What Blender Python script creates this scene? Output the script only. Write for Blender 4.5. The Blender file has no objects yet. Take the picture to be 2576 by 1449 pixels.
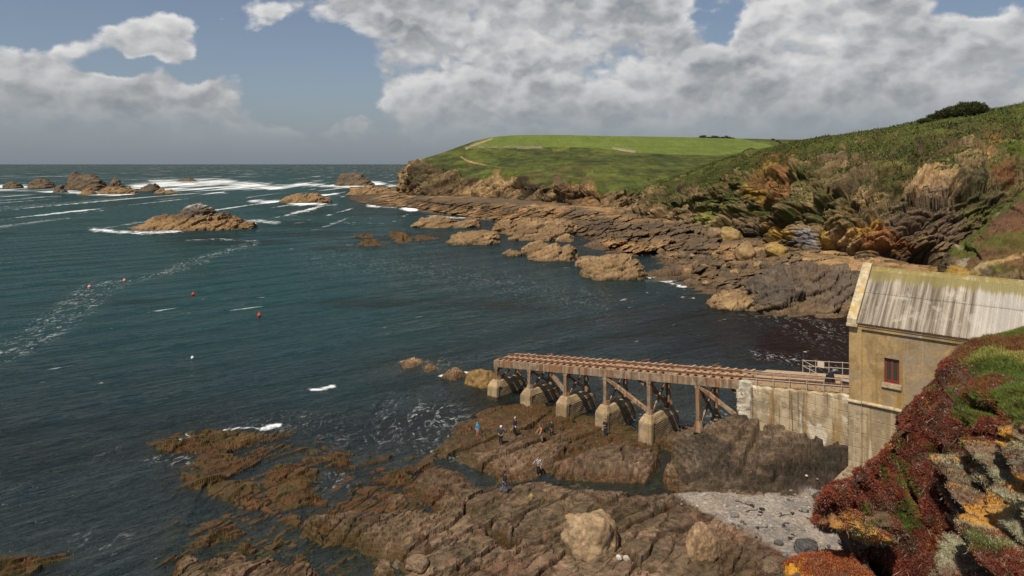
import bpy, bmesh, math, random, time
import numpy as np
from mathutils import Vector, Matrix

# ------------------------------------------------------------------ scene, camera, sky, sun
SC = bpy.context.scene
COL = SC.collection
random.seed(7)
rng = np.random.default_rng(11)
R = math.radians
F, CX, HY, CAMZ = 1717.0, 1288.0, 413.0, 27.0       # focal length, centre column, horizon row (2576 px wide photo), eye height

cam = bpy.data.cameras.new("camera")
cam.lens = 24.0; cam.sensor_width = 36.0
cam.shift_y = -(724.5 - HY) / 2576.0
cam.clip_start = 0.5; cam.clip_end = 200000.0
camo = bpy.data.objects.new("camera", cam); COL.objects.link(camo)
camo.location = (0, 0, CAMZ); camo.rotation_euler = (R(90), 0, 0)
SC.camera = camo

SUN_EL = R(58)
SUN_DIR = Vector((-0.50, -0.866, 0)).normalized() * math.cos(SUN_EL) + Vector((0, 0, math.sin(SUN_EL)))
sun = bpy.data.lights.new("sun", 'SUN'); sun.energy = 5.0; sun.angle = R(0.5); sun.color = (1.0, 0.905, 0.76)
suno = bpy.data.objects.new("sun", sun); COL.objects.link(suno)
suno.rotation_euler = SUN_DIR.to_track_quat('Z', 'Y').to_euler()
SC.view_settings.view_transform = 'Standard'
SC.view_settings.look = 'None'
SC.view_settings.exposure = 0.07
SC.view_settings.gamma = 1.0


def node(nt, t, ins=None, **props):
    n = nt.nodes.new(t)
    for k, v in props.items():
        setattr(n, k, v)
    for k, v in (ins or {}).items():
        s = n.inputs[k]
        if isinstance(v, bpy.types.NodeSocket):
            nt.links.new(v, s)
        else:
            s.default_value = v
    return n


def mth(nt, op, a, b=None, c=None, clamp=False):
    n = nt.nodes.new('ShaderNodeMath'); n.operation = op; n.use_clamp = clamp
    for i, v in enumerate((a, b, c)):
        if v is None: continue
        if isinstance(v, bpy.types.NodeSocket): nt.links.new(v, n.inputs[i])
        else: n.inputs[i].default_value = v
    return n.outputs[0]


def vmth(nt, op, a, b=None, c=None):
    n = nt.nodes.new('ShaderNodeVectorMath'); n.operation = op
    for i, v in enumerate((a, b, c)):
        if v is None: continue
        if isinstance(v, bpy.types.NodeSocket): nt.links.new(v, n.inputs[i])
        else: n.inputs[i].default_value = v
    return n.outputs['Value'] if op in ('LENGTH', 'DOT_PRODUCT') else n.outputs[0]


def mixc(nt, fac, a, b, mode='MIX'):
    n = nt.nodes.new('ShaderNodeMix'); n.data_type = 'RGBA'; n.blend_type = mode
    for s, v in ((n.inputs[0], fac), (n.inputs[6], a), (n.inputs[7], b)):
        if isinstance(v, bpy.types.NodeSocket): nt.links.new(v, s)
        elif isinstance(v, (int, float)): s.default_value = v
        else: s.default_value = (*v, 1.0) if len(v) == 3 else v
    return n.outputs[2]


def ramp(nt, fac, lo, hi, a=0.0, b=1.0, smooth=True):
    n = nt.nodes.new('ShaderNodeMapRange'); n.interpolation_type = 'SMOOTHSTEP' if smooth else 'LINEAR'
    nt.links.new(fac, n.inputs[0])
    n.inputs[1].default_value = lo; n.inputs[2].default_value = hi
    n.inputs[3].default_value = a; n.inputs[4].default_value = b
    return n.outputs[0]


def noise(nt, vec, scale, detail=4.0, rough=0.55, dist=0.0):
    n = node(nt, 'ShaderNodeTexNoise', {'Scale': scale, 'Detail': detail, 'Roughness': rough, 'Distortion': dist})
    if vec is not None: nt.links.new(vec, n.inputs['Vector'])
    return n.outputs[0]


def build_world():
    w = bpy.data.worlds.new("World"); SC.world = w; w.use_nodes = True
    nt = w.node_tree; nt.nodes.clear()
    sky = node(nt, 'ShaderNodeTexSky', sky_type='NISHITA', sun_disc=False)
    sky.sun_elevation = SUN_EL
    sky.sun_rotation = math.atan2(SUN_DIR.x, SUN_DIR.y)
    sky.altitude = 30; sky.air_density = 1.0; sky.dust_density = 1.2; sky.ozone_density = 1.6
    tc = node(nt, 'ShaderNodeTexCoord')
    sep = node(nt, 'ShaderNodeSeparateXYZ', {0: tc.outputs['Generated']})
    az = mth(nt, 'ARCTAN2', sep.outputs[0], sep.outputs[1])
    el = mth(nt, 'ARCSINE', sep.outputs[2])
    P = node(nt, 'ShaderNodeCombineXYZ', {0: az, 1: el}).outputs[0]
    # clouds: soft banks placed by azimuth and height above the horizon, broken up by noise
    def ang(u, v):
        return math.atan((u - CX) / F), math.atan((HY - v) / math.hypot(F, u - CX))
    wv = node(nt, 'ShaderNodeTexNoise', {'Vector': P, 'Scale': 9.0, 'Detail': 5.0, 'Roughness': 0.55})
    warp = vmth(nt, 'MULTIPLY_ADD', vmth(nt, 'SUBTRACT', wv.outputs['Color'], (0.5, 0.5, 0.5)), (0.10, 0.075, 0), P)
    blobs = [  # u, v, half width px, half height px, weight
        (120, 245, 300, 120, 1.0), (110, 160, 120, 80, .6), (320, 285, 260, 80, .75), (470, 312, 300, 62, .8), (330, 165, 130, 24, -.8), (500, 130, 60, 60, -.6),
        (250, 340, 620, 60, .6), (590, 215, 72, 52, 1.1), (410, 188, 40, 18, .6),
        (300, 72, 120, 55, .95), (420, 105, 95, 62, 1.05), (620, 30, 120, 45, .55), (880, 20, 220, 80, .75),
        (1150, 60, 260, 150, .95), (1330, 40, 230, 200, 1.0), (1060, 190, 150, 70, 1.05), (1250, 250, 260, 60, .95), (1500, 180, 420, 200, 1.2),
        (1850, 250, 700, 130, 1.2), (2150, 120, 420, 250, 1.2), (2500, 220, 420, 220, 1.2), (1400, 330, 420, 70, .8),
        (2300, 330, 700, 90, .9), (890, 312, 60, 30, .5), (1650, -40, 260, 90, 1.0),
        (1790, 40, 75, 110, -1.0), (1800, 135, 35, 60, -.6), (2480, 5, 110, 60, -1.2), (780, 190, 160, 130, -.9), (560, 110, 80, 60, -.7), (130, 20, 200, 70, -.6),
    ]
    tot = None
    for (u, v, hw, hh, wt) in blobs:
        a, e = ang(u, v)
        ia, ie = F / hw * .86, F / hh * .92
        d = vmth(nt, 'LENGTH', vmth(nt, 'MULTIPLY_ADD', warp, (ia, ie, 0), (-a * ia, -e * ie, 0)))
        t = ramp(nt, d, 0.2, 1.3, wt, 0.0)
        tot = t if tot is None else mth(nt, 'ADD', tot, t)
    # elsewhere in the sky (outside the frame): scattered cloud at the sides, overhead cleared to weaken the skylight
    far = ramp(nt, mth(nt, 'ABSOLUTE', az), 0.75, 1.1, 0.0, 0.30)
    high = ramp(nt, el, 0.28, 0.5, 0.0, -1.0)
    tot = mth(nt, 'ADD', tot, mth(nt, 'ADD', far, high))
    tot = mth(nt, 'MINIMUM', tot, 1.22)
    st = vmth(nt, 'MULTIPLY', P, (1.0, 1.5, 0))
    st2 = vmth(nt, 'ADD', st, (-0.010, 0.028, 0))
    n1 = noise(nt, st, 7.0, 10.0, 0.62, 0.0)
    n2 = noise(nt, st2, 7.0, 7.0, 0.62, 0.0)
    big = noise(nt, st, 5.5, 6.0, 0.55, 0.1)
    cov = mth(nt, 'ADD', mth(nt, 'MULTIPLY', tot, 0.92), mth(nt, 'MULTIPLY', mth(nt, 'SUBTRACT', n1, 0.5), 2.3))
    vw = vmth(nt, 'MULTIPLY_ADD', vmth(nt, 'SUBTRACT', wv.outputs['Color'], (0.5, 0.5, 0.5)), (.05, .05, 0), st)
    def puff(v):
        q = node(nt, 'ShaderNodeTexVoronoi', {'Vector': v, 'Scale': 17.0, 'Detail': 2.0, 'Roughness': .55}, feature='F1')
        return q.outputs['Distance']
    p1 = puff(vw); p2 = puff(vmth(nt, 'ADD', vw, (-0.010, 0.022, 0)))
    cov = mth(nt, 'ADD', cov, mth(nt, 'MULTIPLY', mth(nt, 'SUBTRACT', .50, p1), .60))
    dens = ramp(nt, cov, 0.15, 0.60)
    thick = ramp(nt, cov, 0.45, 1.25)
    lit = mth(nt, 'ADD', mth(nt, 'MULTIPLY_ADD', mth(nt, 'SUBTRACT', n1, n2), 3.2, 0.42), mth(nt, 'MULTIPLY', mth(nt, 'SUBTRACT', p2, p1), 1.3), clamp=True)
    edge = mth(nt, 'SUBTRACT', 1.0, thick)
    lum = mth(nt, 'MULTIPLY_ADD', lit, 0.52, mth(nt, 'MULTIPLY', edge, 0.34))
    lum = mth(nt, 'ADD', lum, mth(nt, 'MULTIPLY', mth(nt, 'SUBTRACT', big, 0.5), 0.9), clamp=True)
    # towards the horizon the clouds go grey
    lowgrey = ramp(nt, el, 0.02, 0.15, 0.22, 1.0)
    lum = mth(nt, 'MULTIPLY', lum, lowgrey)
    ccol = mixc(nt, lum, (3.6, 3.95, 4.3), (11.4, 11.2, 11.1))
    skyc = mixc(nt, 1.0, sky.outputs[0], (1.15, 1.15, 1.2), 'MULTIPLY')
    skyc = mixc(nt, .28, skyc, (3.6, 3.9, 4.3))
    hz = ramp(nt, el, 0.0, 0.14, 0.62, 0.0)
    skyc = mixc(nt, hz, skyc, (3.0, 3.6, 4.5))
    # the thin sea haze low down veils the cloud bases
    veil = ramp(nt, el, 0.012, 0.085, 0.0, 1.0)
    colr = mixc(nt, mth(nt, 'MULTIPLY', dens, veil), skyc, ccol)
    bg = node(nt, 'ShaderNodeBackground', {'Color': colr, 'Strength': 0.068})
    out = node(nt, 'ShaderNodeOutputWorld', {'Surface': bg.outputs[0]})
    w.cycles.sampling_method = 'MANUAL'; w.cycles.sample_map_resolution = 512
build_world()
SC.cycles.max_bounces = 6; SC.cycles.diffuse_bounces = 2; SC.cycles.glossy_bounces = 2; SC.cycles.transparent_max_bounces = 6
SC.cycles.caustics_reflective = False; SC.cycles.caustics_refractive = False

# ------------------------------------------------------------------ numeric noise
U32 = np.uint32
def _h(ix, iy, iz, s):
    with np.errstate(over='ignore'):
        n = ix * U32(374761393) + iy * U32(668265263) + iz * U32(1442695041) + U32((s * 974711 + 12345) & 0xffffffff)
        n = (n ^ (n >> U32(13))) * U32(1274126177)
        n = (n ^ (n >> U32(15))) * U32(2246822519)
        n ^= n >> U32(14)
    return n
def _f(n): return (n & U32(0xFFFFFF)).astype(np.float32) * np.float32(1 / 16777215.0)
def _fl(a):
    f = np.floor(a); return f, f.astype(np.int32).view(np.uint32)
def vnoise(x, y, z=None, s=0):
    """value noise, -1..1"""
    x = np.asarray(x, np.float32); y = np.asarray(y, np.float32)
    fx, ix = _fl(x); fy, iy = _fl(y)
    tx = x - fx; ty = y - fy
    tx = tx * tx * tx * (tx * (tx * 6 - 15) + 10); ty = ty * ty * ty * (ty * (ty * 6 - 15) + 10)
    one = U32(1)
    def layer(iz):
        a = _f(_h(ix, iy, iz, s)); b = _f(_h(ix + one, iy, iz, s))
        c = _f(_h(ix, iy + one, iz, s)); d = _f(_h(ix + one, iy + one, iz, s))
        p = a + (b - a) * tx; q = c + (d - c) * tx
        return p + (q - p) * ty
    if z is None:
        r = layer(U32(0))
    else:
        z = np.asarray(z, np.float32); fz, iz = _fl(z); tz = z - fz
        tz = tz * tz * tz * (tz * (tz * 6 - 15) + 10)
        l0 = layer(iz); l1 = layer(iz + one); r = l0 + (l1 - l0) * tz
    return r * 2 - 1
def fbm(x, y, z=None, oct=4, s=0, gain=0.5, lac=2.03, ridged=False):
    r = 0; a = 1.0; tot = 0
    for i in range(oct):
        n = vnoise(x, y, z, s + i * 17)
        if ridged: n = 1 - 2 * np.abs(n)
        r = r + a * n; tot += a; a *= gain
        x = x * lac + 3.1; y = y * lac + 7.7
        if z is not None: z = z * lac + 1.3
    return r / tot
def voro(x, y, z=None, s=0):
    """F1, F2, cell hash, offset from the cell's point"""
    x = np.asarray(x, np.float32); y = np.asarray(y, np.float32)
    fx, ix = _fl(x); fy, iy = _fl(y)
    tx = x - fx; ty = y - fy
    if z is not None:
        z = np.asarray(z, np.float32); fz, iz = _fl(z); tz = z - fz
    f1 = np.full(x.shape, 9.0, np.float32); f2 = f1.copy()
    cid = np.zeros(x.shape, U32); ox = np.zeros(x.shape, np.float32); oy = ox.copy(); oz = ox.copy()
    for k in ((0,) if z is None else (-1, 0, 1)):
        for j in (-1, 0, 1):
            for i in (-1, 0, 1):
                zz = U32(0) if z is None else iz + U32(k & 0xffffffff)
                h = _h(ix + U32(i & 0xffffffff), iy + U32(j & 0xffffffff), zz, s)
                h2 = _h(h, U32(5), U32(9), s + 1)
                dx = (i + .1 + .8 * _f(h)) - tx; dy = (j + .1 + .8 * _f(h2)) - ty
                d = dx * dx + dy * dy
                if z is not None:
                    dz = (k + .1 + .8 * _f(_h(h, U32(77), U32(3), s + 2))) - tz
                    d = d + dz * dz
                m = d < f1
                f2 = np.where(m, f1, np.minimum(f2, d))
                f1 = np.where(m, d, f1); cid = np.where(m, h, cid)
                ox = np.where(m, dx, ox); oy = np.where(m, dy, oy)
                if z is not None: oz = np.where(m, dz, oz)
    return np.sqrt(f1), np.sqrt(f2), cid, ox, oy, oz
def crand(cid, k): return _f(_h(cid, U32(k), U32(1), 3))
def sstep(a, b, x):
    t = np.clip((x - a) / (b - a), 0, 1); return t * t * (3 - 2 * t)
def lerp(a, b, t): return a + (b - a) * t

# ------------------------------------------------------------------ photo geometry helpers
def P(u, v, z=0.0):
    d = (CAMZ - z) * F / (v - HY)
    return ((u - CX) / F * d, d, z)
def D(u, v, d):
    return ((u - CX) / F * d, d, CAMZ - (v - HY) * d / F)
def uv_of(x, y, z):
    return CX + F * x / y, HY + F * (CAMZ - z) / y
def poly_plan(pts, z=0.6):
    return np.array([P(u, v, z)[:2] for u, v in pts], np.float32)
def sdist(x, y, poly, closed=True):
    """signed distance to a polygon in plan (positive inside), or distance to a polyline"""
    n = len(poly); d = np.full(x.shape, 1e9, np.float32); inside = np.zeros(x.shape, bool)
    for i in range(n if closed else n - 1):
        ax_, ay_ = poly[i]; bx, by = poly[(i + 1) % n]
        ex, ey = bx - ax_, by - ay_
        wx, wy = x - ax_, y - ay_
        t = np.clip((wx * ex + wy * ey) / (ex * ex + ey * ey + 1e-9), 0, 1)
        d = np.minimum(d, (wx - t * ex) ** 2 + (wy - t * ey) ** 2)
        if closed:
            c = (ay_ > y) != (by > y)
            inside ^= c & (x < (bx - ax_) * (y - ay_) / (by - ay_ + 1e-12) + ax_)
    d = np.sqrt(d)
    return np.where(inside, d, -d) if closed else d

# ------------------------------------------------------------------ object helpers
def tag(o, label=None, cat=None, group=None, kind=None):
    if label: o['label'] = label
    if cat: o['category'] = cat
    if group: o['group'] = group
    if kind: o['kind'] = kind
    return o
def link(o, parent=None):
    COL.objects.link(o)
    if parent is not None: o.parent = parent
    return o
def thing(name, label, cat, loc=(0, 0, 0), rotz=0.0, group=None):
    o = bpy.data.objects.new(name, None); o.location = loc; o.rotation_euler = (0, 0, rotz)
    o.empty_display_size = 0.3
    return link(tag(o, label, cat, group))
def mesh_np(name, V, Fq, mat, attrs=None, parent=None, smooth=True):
    """V (N,3), Fq (M,3 or 4) -> one object"""
    me = bpy.data.meshes.new(name)
    V = np.ascontiguousarray(V, np.float32); Fq = np.ascontiguousarray(Fq, np.int32)
    k = Fq.shape[1]
    me.vertices.add(len(V)); me.vertices.foreach_set('co', V.ravel())
    me.loops.add(Fq.size); me.loops.foreach_set('vertex_index', Fq.ravel())
    me.polygons.add(len(Fq)); me.polygons.foreach_set('loop_start', np.arange(len(Fq), dtype=np.int32) * k)
    me.polygons.foreach_set('use_smooth', np.full(len(Fq), smooth))
    for an, arr in (attrs or {}).items():
        arr = np.ascontiguousarray(arr, np.float32)
        if arr.ndim == 2:
            a = me.attributes.new(an, 'FLOAT_COLOR', 'POINT')
            a.data.foreach_set('color', np.concatenate([arr, np.ones((len(arr), 1), np.float32)], 1).ravel())
        else:
            a = me.attributes.new(an, 'FLOAT', 'POINT'); a.data.foreach_set('value', arr)
    me.update(calc_edges=True); me.validate()
    me.materials.append(mat)
    return link(bpy.data.objects.new(name, me), parent)
def grid_faces(n, m, keep=None):
    i = np.arange(n * m, dtype=np.int32).reshape(n, m)
    f = np.stack([i[:-1, :-1], i[:-1, 1:], i[1:, 1:], i[1:, :-1]], -1)
    if keep is not None:
        k = keep[:-1, :-1] | keep[:-1, 1:] | keep[1:, 1:] | keep[1:, :-1]
        return f[k]
    return f.reshape(-1, 4)
def compact(V, Fq, attrs):
    used = np.zeros(len(V), bool); used[Fq.ravel()] = True
    idx = np.cumsum(used) - 1
    return V[used], idx[Fq].astype(np.int32), {k: a[used] for k, a in attrs.items()}
def grid_normals(G):
    a = np.zeros_like(G); b = np.zeros_like(G)
    a[1:-1] = G[2:] - G[:-2]; a[0] = G[1] - G[0]; a[-1] = G[-1] - G[-2]
    b[:, 1:-1] = G[:, 2:] - G[:, :-2]; b[:, 0] = G[:, 1] - G[:, 0]; b[:, -1] = G[:, -1] - G[:, -2]
    n = np.cross(b, a)
    return n / (np.linalg.norm(n, axis=-1, keepdims=True) + 1e-9)

# ------------------------------------------------------------------ materials
def new_mat(name):
    m = bpy.data.materials.new(name); m.use_nodes = True
    nt = m.node_tree; nt.nodes.clear()
    out = nt.nodes.new('ShaderNodeOutputMaterial')
    return m, nt, out
def mat_ground(name, s, bump, var=0.35, rough=0.85):
    """colour from the mesh's own 'col', broken up by noise of feature size about 1/s metres"""
    m, nt, out = new_mat(name)
    pos = node(nt, 'ShaderNodeNewGeometry').outputs['Position']
    col = node(nt, 'ShaderNodeAttribute', attribute_name='col').outputs['Color']
    wet = node(nt, 'ShaderNodeAttribute', attribute_name='wet').outputs['Fac']
    a = noise(nt, pos, s, 6.0, 0.65); b = noise(nt, pos, s * 6.3, 5.0, 0.7); c = noise(nt, pos, s * .22, 4, .55)
    k = mth(nt, 'ADD', mth(nt, 'MULTIPLY', mth(nt, 'SUBTRACT', a, 0.5), var * 2.6), mth(nt, 'MULTIPLY', mth(nt, 'SUBTRACT', b, 0.5), var * 3.2))
    k = mth(nt, 'ADD', k, 1.0)
    kc = node(nt, 'ShaderNodeCombineXYZ', {0: k, 1: k, 2: k}).outputs[0]
    col2 = mixc(nt, 1.0, col, kc, 'MULTIPLY')
    col2 = mixc(nt, ramp(nt, c, .45, .7, 0, .35), col2, mixc(nt, 1.0, col2, (1.12, .96, .82), 'MULTIPLY'))
    sp = noise(nt, pos, s * 2.4, 4.0, 0.75)
    col2 = mixc(nt, ramp(nt, sp, .50, .62, 0, .55), col2, mixc(nt, 1.0, col2, (.42, .40, .38), 'MULTIPLY'))
    col2 = mixc(nt, ramp(nt, sp, .44, .34, 0, .55), col2, mixc(nt, 1.0, col2, (1.65, 1.6, 1.5), 'MULTIPLY'))
    h = mth(nt, 'ADD', mth(nt, 'MULTIPLY', a, 1.0), mth(nt, 'ADD', mth(nt, 'MULTIPLY', b, 0.35), mth(nt, 'MULTIPLY', sp, -.6)))
    bp = node(nt, 'ShaderNodeBump', {'Strength': 0.9, 'Distance': bump, 'Height': h})
    rg = mth(nt, 'MULTIPLY_ADD', wet, -0.5, rough)
    bs = node(nt, 'ShaderNodeBsdfPrincipled', {'Base Color': col2, 'Roughness': rg, 'Normal': bp.outputs[0], 'Specular IOR Level': 0.15})
    nt.links.new(bs.outputs[0], out.inputs[0])
    return m
def mat_simple(name, col, rough=0.7, var=0.25, scale=3.0, bump=0.01, metallic=0.0, col2=None, thr=(.5, .65), stretch=(1, 1, 1), spec=0.4):
    m, nt, out = new_mat(name)
    tc = node(nt, 'ShaderNodeTexCoord').outputs['Object']
    tc = vmth(nt, 'MULTIPLY', tc, stretch)
    a = noise(nt, tc, scale, 6, .65); b = noise(nt, tc, scale * 7, 4, .65)
    k = mth(nt, 'ADD', mth(nt, 'MULTIPLY', mth(nt, 'SUBTRACT', b, .5), var * 2.5), mth(nt, 'MULTIPLY_ADD', mth(nt, 'SUBTRACT', a, .5), var * 2.5, 1.0))
    base = mixc(nt, ramp(nt, a, thr[0], thr[1]), col, col2) if col2 else mixc(nt, 0.0, col, col)
    kc = node(nt, 'ShaderNodeCombineXYZ', {0: k, 1: k, 2: k}).outputs[0]
    base = mixc(nt, 1.0, base, kc, 'MULTIPLY')
    bp = node(nt, 'ShaderNodeBump', {'Strength': .7, 'Distance': bump, 'Height': mth(nt, 'MULTIPLY_ADD', b, .5, a)})
    bs = node(nt, 'ShaderNodeBsdfPrincipled', {'Base Color': base, 'Roughness': rough, 'Metallic': metallic, 'Normal': bp.outputs[0], 'Specular IOR Level': spec})
    nt.links.new(bs.outputs[0], out.inputs[0])
    return m

# ------------------------------------------------------------------ the rocky shore and sea bed (one height field)
def z1(p): return [(1162.7 + .4166 * a, 849.7 + .4166 * b) for a, b in p]
def z4(p): return [(983.8 + .3125 * a, 304.1 + .3125 * b) for a, b in p]
def z7(p): return [(357.8 + .3819 * a, 983.8 + .3819 * b) for a, b in p]
def z8(p): return [(1162.7 + .3819 * a, 1118 + .3819 * b) for a, b in p]
# outline, z it was traced at, height, ramp width, kind (0 dry brown, 1 weedy red, 2 dark wet, 3 tan far)
FEAT = [
    (z7([(1270, 1180), (1560, 1190), (1760, 1130), (1700, 1050), (1560, 1050), (1350, 980), (1200, 955), (1230, 900), (1050, 860), (830, 800), (930, 770), (1130, 790), (1300, 770), (1500, 750), (1600, 765), (1700, 740), (1850, 720), (1950, 740), (1850, 620), (1740, 600), (1860, 490), (1980, 480), (2150, 530), (2260, 620)])
     + [(1236, 1211), (1295, 1206), (1360, 1198), (1430, 1210), (1500, 1216), (1620, 1226), (1700, 1222), (1750, 1210), (2150, 1220), (2300, 1330), (2300, 1700), (850, 1700)], .7, 1.0, 2.6, 0),
    ([(1110, 1142), (1150, 1118), (1200, 1100), (1225, 1075), (1260, 1055), (1320, 1060), (1390, 1085), (1430, 1072), (1500, 1085), (1560, 1105), (1620, 1100), (1700, 1095), (1745, 1075), (1850, 1030), (2140, 1060), (2160, 1220), (2000, 1235), (1720, 1218), (1600, 1195), (1470, 1195), (1370, 1185), (1340, 1205), (1255, 1200), (1190, 1175)], .6, .75, 4.5, 0),
    ([(1370, 1165), (1440, 1130), (1490, 1108), (1560, 1095), (1600, 1115), (1690, 1100), (1668, 1140), (1640, 1170), (1600, 1190), (1480, 1192), (1390, 1185)], 1.1, 1.55, 2.2, 0),
    ([(1180, 1140), (1290, 1105), (1400, 1080), (1440, 1085), (1430, 1110), (1360, 1150), (1300, 1180), (1210, 1170)], .9, 1.15, 2.2, 0),
    (z7([(20, 350), (130, 330), (300, 280), (450, 210), (560, 240), (800, 250), (830, 270), (720, 340), (560, 380), (330, 400), (110, 375)]), .3, .65, 2.0, 1),
    (z7([(310, 430), (420, 370), (560, 350), (700, 380), (600, 430), (520, 480), (400, 490)]), .3, .5, 1.6, 1),
    (z7([(220, 510), (420, 510), (600, 540), (780, 560), (820, 620), (780, 700), (820, 770), (700, 775), (520, 700), (380, 640)]), .3, .55, 1.8, 1),
    (z7([(770, 560), (900, 450), (1000, 460), (1220, 490), (1200, 530), (1130, 560), (1160, 640), (1240, 700), (1210, 740), (1000, 760), (860, 720), (800, 640)]), .4, .7, 1.8, 1),
    (z7([(1180, 410), (1250, 400), (1400, 430), (1400, 470), (1320, 490), (1250, 460)]), .3, .5, 1.0, 1),
    (z7([(1550, 540), (1640, 500), (1800, 500), (1820, 560), (1740, 600), (1600, 590)]), .4, .55, 1.2, 1),
    (z7([(1580, 690), (1750, 680), (1770, 730), (1690, 770), (1600, 760)]), .5, .9, 1.0, 0),
    (z7([(265, 1000), (400, 950), (540, 900), (690, 895), (640, 940), (480, 1000), (400, 1030)]), .3, .6, 1.0, 1),
    (z7([(600, 1020), (690, 1000), (755, 1030), (720, 1060), (630, 1060)]), .3, .6, .6, 1),
    (z7([(830, 985), (900, 965), (940, 1000), (860, 1020)]), .3, .6, .6, 1),
    (z7([(1035, 890), (1110, 885), (1220, 940), (1210, 985), (1120, 960)]), .4, .9, .7, 1),
    (z7([(190, 1120), (260, 1090), (370, 1090), (400, 1140), (560, 1090), (720, 1080), (740, 1130), (860, 1080), (960, 1130), (1000, 1060), (1110, 1060), (1120, 1100), (1050, 1110), (1150, 1140), (1200, 1230), (1150, 1500), (220, 1500), (210, 1218)]), .5, 1.1, 1.5, 0),
    (z7([(240, 850), (300, 855), (320, 890), (260, 905)]), .2, .35, .6, 1),
    (z7([(1540, 1170), (1600, 1110), (1690, 1120), (1700, 1170), (1600, 1195)]), .4, .9, .6, 0),
    ([(-60, 1400), (60, 1395), (130, 1410), (100, 1440), (0, 1449), (-60, 1440)], .1, .3, 1.0, 1),
    ([(990, 911), (1020, 903), (1060, 910), (1040, 919), (1005, 921)], .3, .6, 1.2, 3), ([(1055, 918), (1085, 912), (1112, 920), (1080, 928)], .3, .5, 1.0, 3),
    ([(1110, 943), (1150, 925), (1187, 935), (1150, 952)], .3, .8, 1.2, 3),
    ([(1090, 1135), (1140, 1065), (1215, 1025), (1330, 1012), (1430, 1030), (1510, 1050), (1600, 1078), (1730, 1062), (1800, 1060), (1740, 1120), (1600, 1140), (1400, 1140), (1200, 1160)],   .2, .34, 1.6, 1),
    ([(370, 1112), (480, 1078), (690, 1072), (860, 1122), (1000, 1150), (1100, 1130), (1190, 1180), (1100, 1290), (900, 1290), (700, 1325), (640, 1290), (480, 1200)], 0, .10, 3.0, 1),
    ([(430, 1330), (600, 1300), (760, 1330), (900, 1400), (850, 1449), (420, 1449)], 0, .03, 4.0, 1),
    # far side of the cove: only the reefs awash; the ledges themselves are built below
    ([(895, 500), (930, 516), (1050, 524), (1130, 541), (1190, 549), (1260, 554), (1330, 562), (1450, 577), (1500, 603), (1480, 618), (1560, 640), (1640, 640), (1700, 655), (1640, 692), (1720, 706), (1800, 735), (1860, 762), (1930, 778), (2040, 788), (2180, 782), (2400, 760), (2700, 700), (2400, 560), (1900, 480), (1500, 462), (1000, 462), (905, 488)], .5, .12, 20, 0),
    ([(890, 598), (925, 588), (955, 596), (930, 606)], .3, 1.2, 3, 1), ([(975, 592), (1000, 583), (1045, 598), (1020, 608)], .3, 1.8, 3, 1), ([(895, 613), (930, 607), (960, 616), (920, 620)], .2, .8, 2, 1),
    ([(1040, 590), (1080, 590), (1100, 597), (1060, 602)], .2, .7, 2, 1),
]
FEAT = [(poly_plan(p, zz), H, w, k) for p, zz, H, w, k in FEAT]
wl_ = lambda t, y: (13.2 + .735 * t + .677 * y, 65.8 - .677 * t + .735 * y)      # along and across the slipway
FEAT += [(np.array([wl_(19, -1.2), wl_(46, -1.2), wl_(46, 10), wl_(19, 10)], np.float32), 3.0, 1.5, 2), (np.array([wl_(23, -12), wl_(46, -14), wl_(46, 0), wl_(22, 0)], np.float32), 2.4, 3.0, 2)]
wl_ = lambda t, y: (13.2 + .735 * t + .677 * y, 65.8 - .677 * t + .735 * y)      # along and across the slipway
BEACH = poly_plan([(1690, 1212), (1850, 1235), (2000, 1238), (2130, 1205), (2260, 1250), (2250, 1470), (2120, 1440), (1990, 1395), (1900, 1340), (1800, 1290), (1720, 1250)], 1.2)
CARVE = [  # polyline, z it was traced at, half width, floor height
    ([(1120, 1160), (1179, 1188), (1225, 1206)], 0, .8, -.3), ([(1390, 1203), (1440, 1209), (1520, 1216), (1640, 1226)], 0, 1.0, -.45),
    ([(1700, 1165), (1790, 1140), (1880, 1120)], 3, .2, 1.6), ([(1850, 1200), (1960, 1175), (2080, 1180)], 2.6, .2, 1.4),
    ([(1242, 1325), (1262, 1345), (1285, 1362)], 1, .75, -.5), ([(1680, 1115), (1660, 1165), (1648, 1205)], .8, .55, -.2),
    ([(1408, 1140), (1450, 1120), (1532, 1100)], 1, .7, .1), ([(1754, 1208), (1800, 1186), (1840, 1165), (1910, 1128), (1979, 1091)], 3, .34, 1.4),
    ([(1270, 1218), (1330, 1190), (1350, 1170)], 1, .35, .1), ([(1020, 1400), (1150, 1350), (1260, 1295)], 1, .25, .2), ([(1150, 1440), (1300, 1390), (1420, 1330)], 1, .2, .4),
    ([(1580, 1390), (1600, 1410), (1640, 1425)], 1, .35, .1), ([(1560, 1330), (1640, 1290), (1690, 1262)], 1, .25, .2), ([(1300, 1270), (1430, 1250), (1540, 1262)], 1, .25, .3),
]
CARVE = [(poly_plan(p, zz), w, f) for p, zz, w, f in CARVE]

def slabs(x, y, L, s, el=3.0, far=0):
    ca = np.where(far > .5, .96, .67); sa = np.where(far > .5, .28, .74); el = np.where(far > .5, el * 1.9, el)
    """blocky tilted slabs stretched along the strike of the rock; returns height (about -1..1) and crack mask"""
    wa = fbm(x / L * .35, y / L * .35, oct=3, s=s + 5) * .8; wb = fbm(x / L * .35 + 9, y / L * .35, oct=3, s=s + 6) * .55
    a = (x * ca + y * sa) / (L * el) + wa * .4; c = (-x * sa + y * ca) / L + wb
    f1, f2, cid, ox, oy, _ = voro(a, c, s=s)
    tilt = (crand(cid, 1) * .35 + .25) * oy * 1.5 + (crand(cid, 2) - .5) * .9 * ox
    return (crand(cid, 3) - .5) * 1.1 + tilt, np.exp(-((f2 - f1) / (.06 + .05 / L)) ** 2), cid

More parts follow.
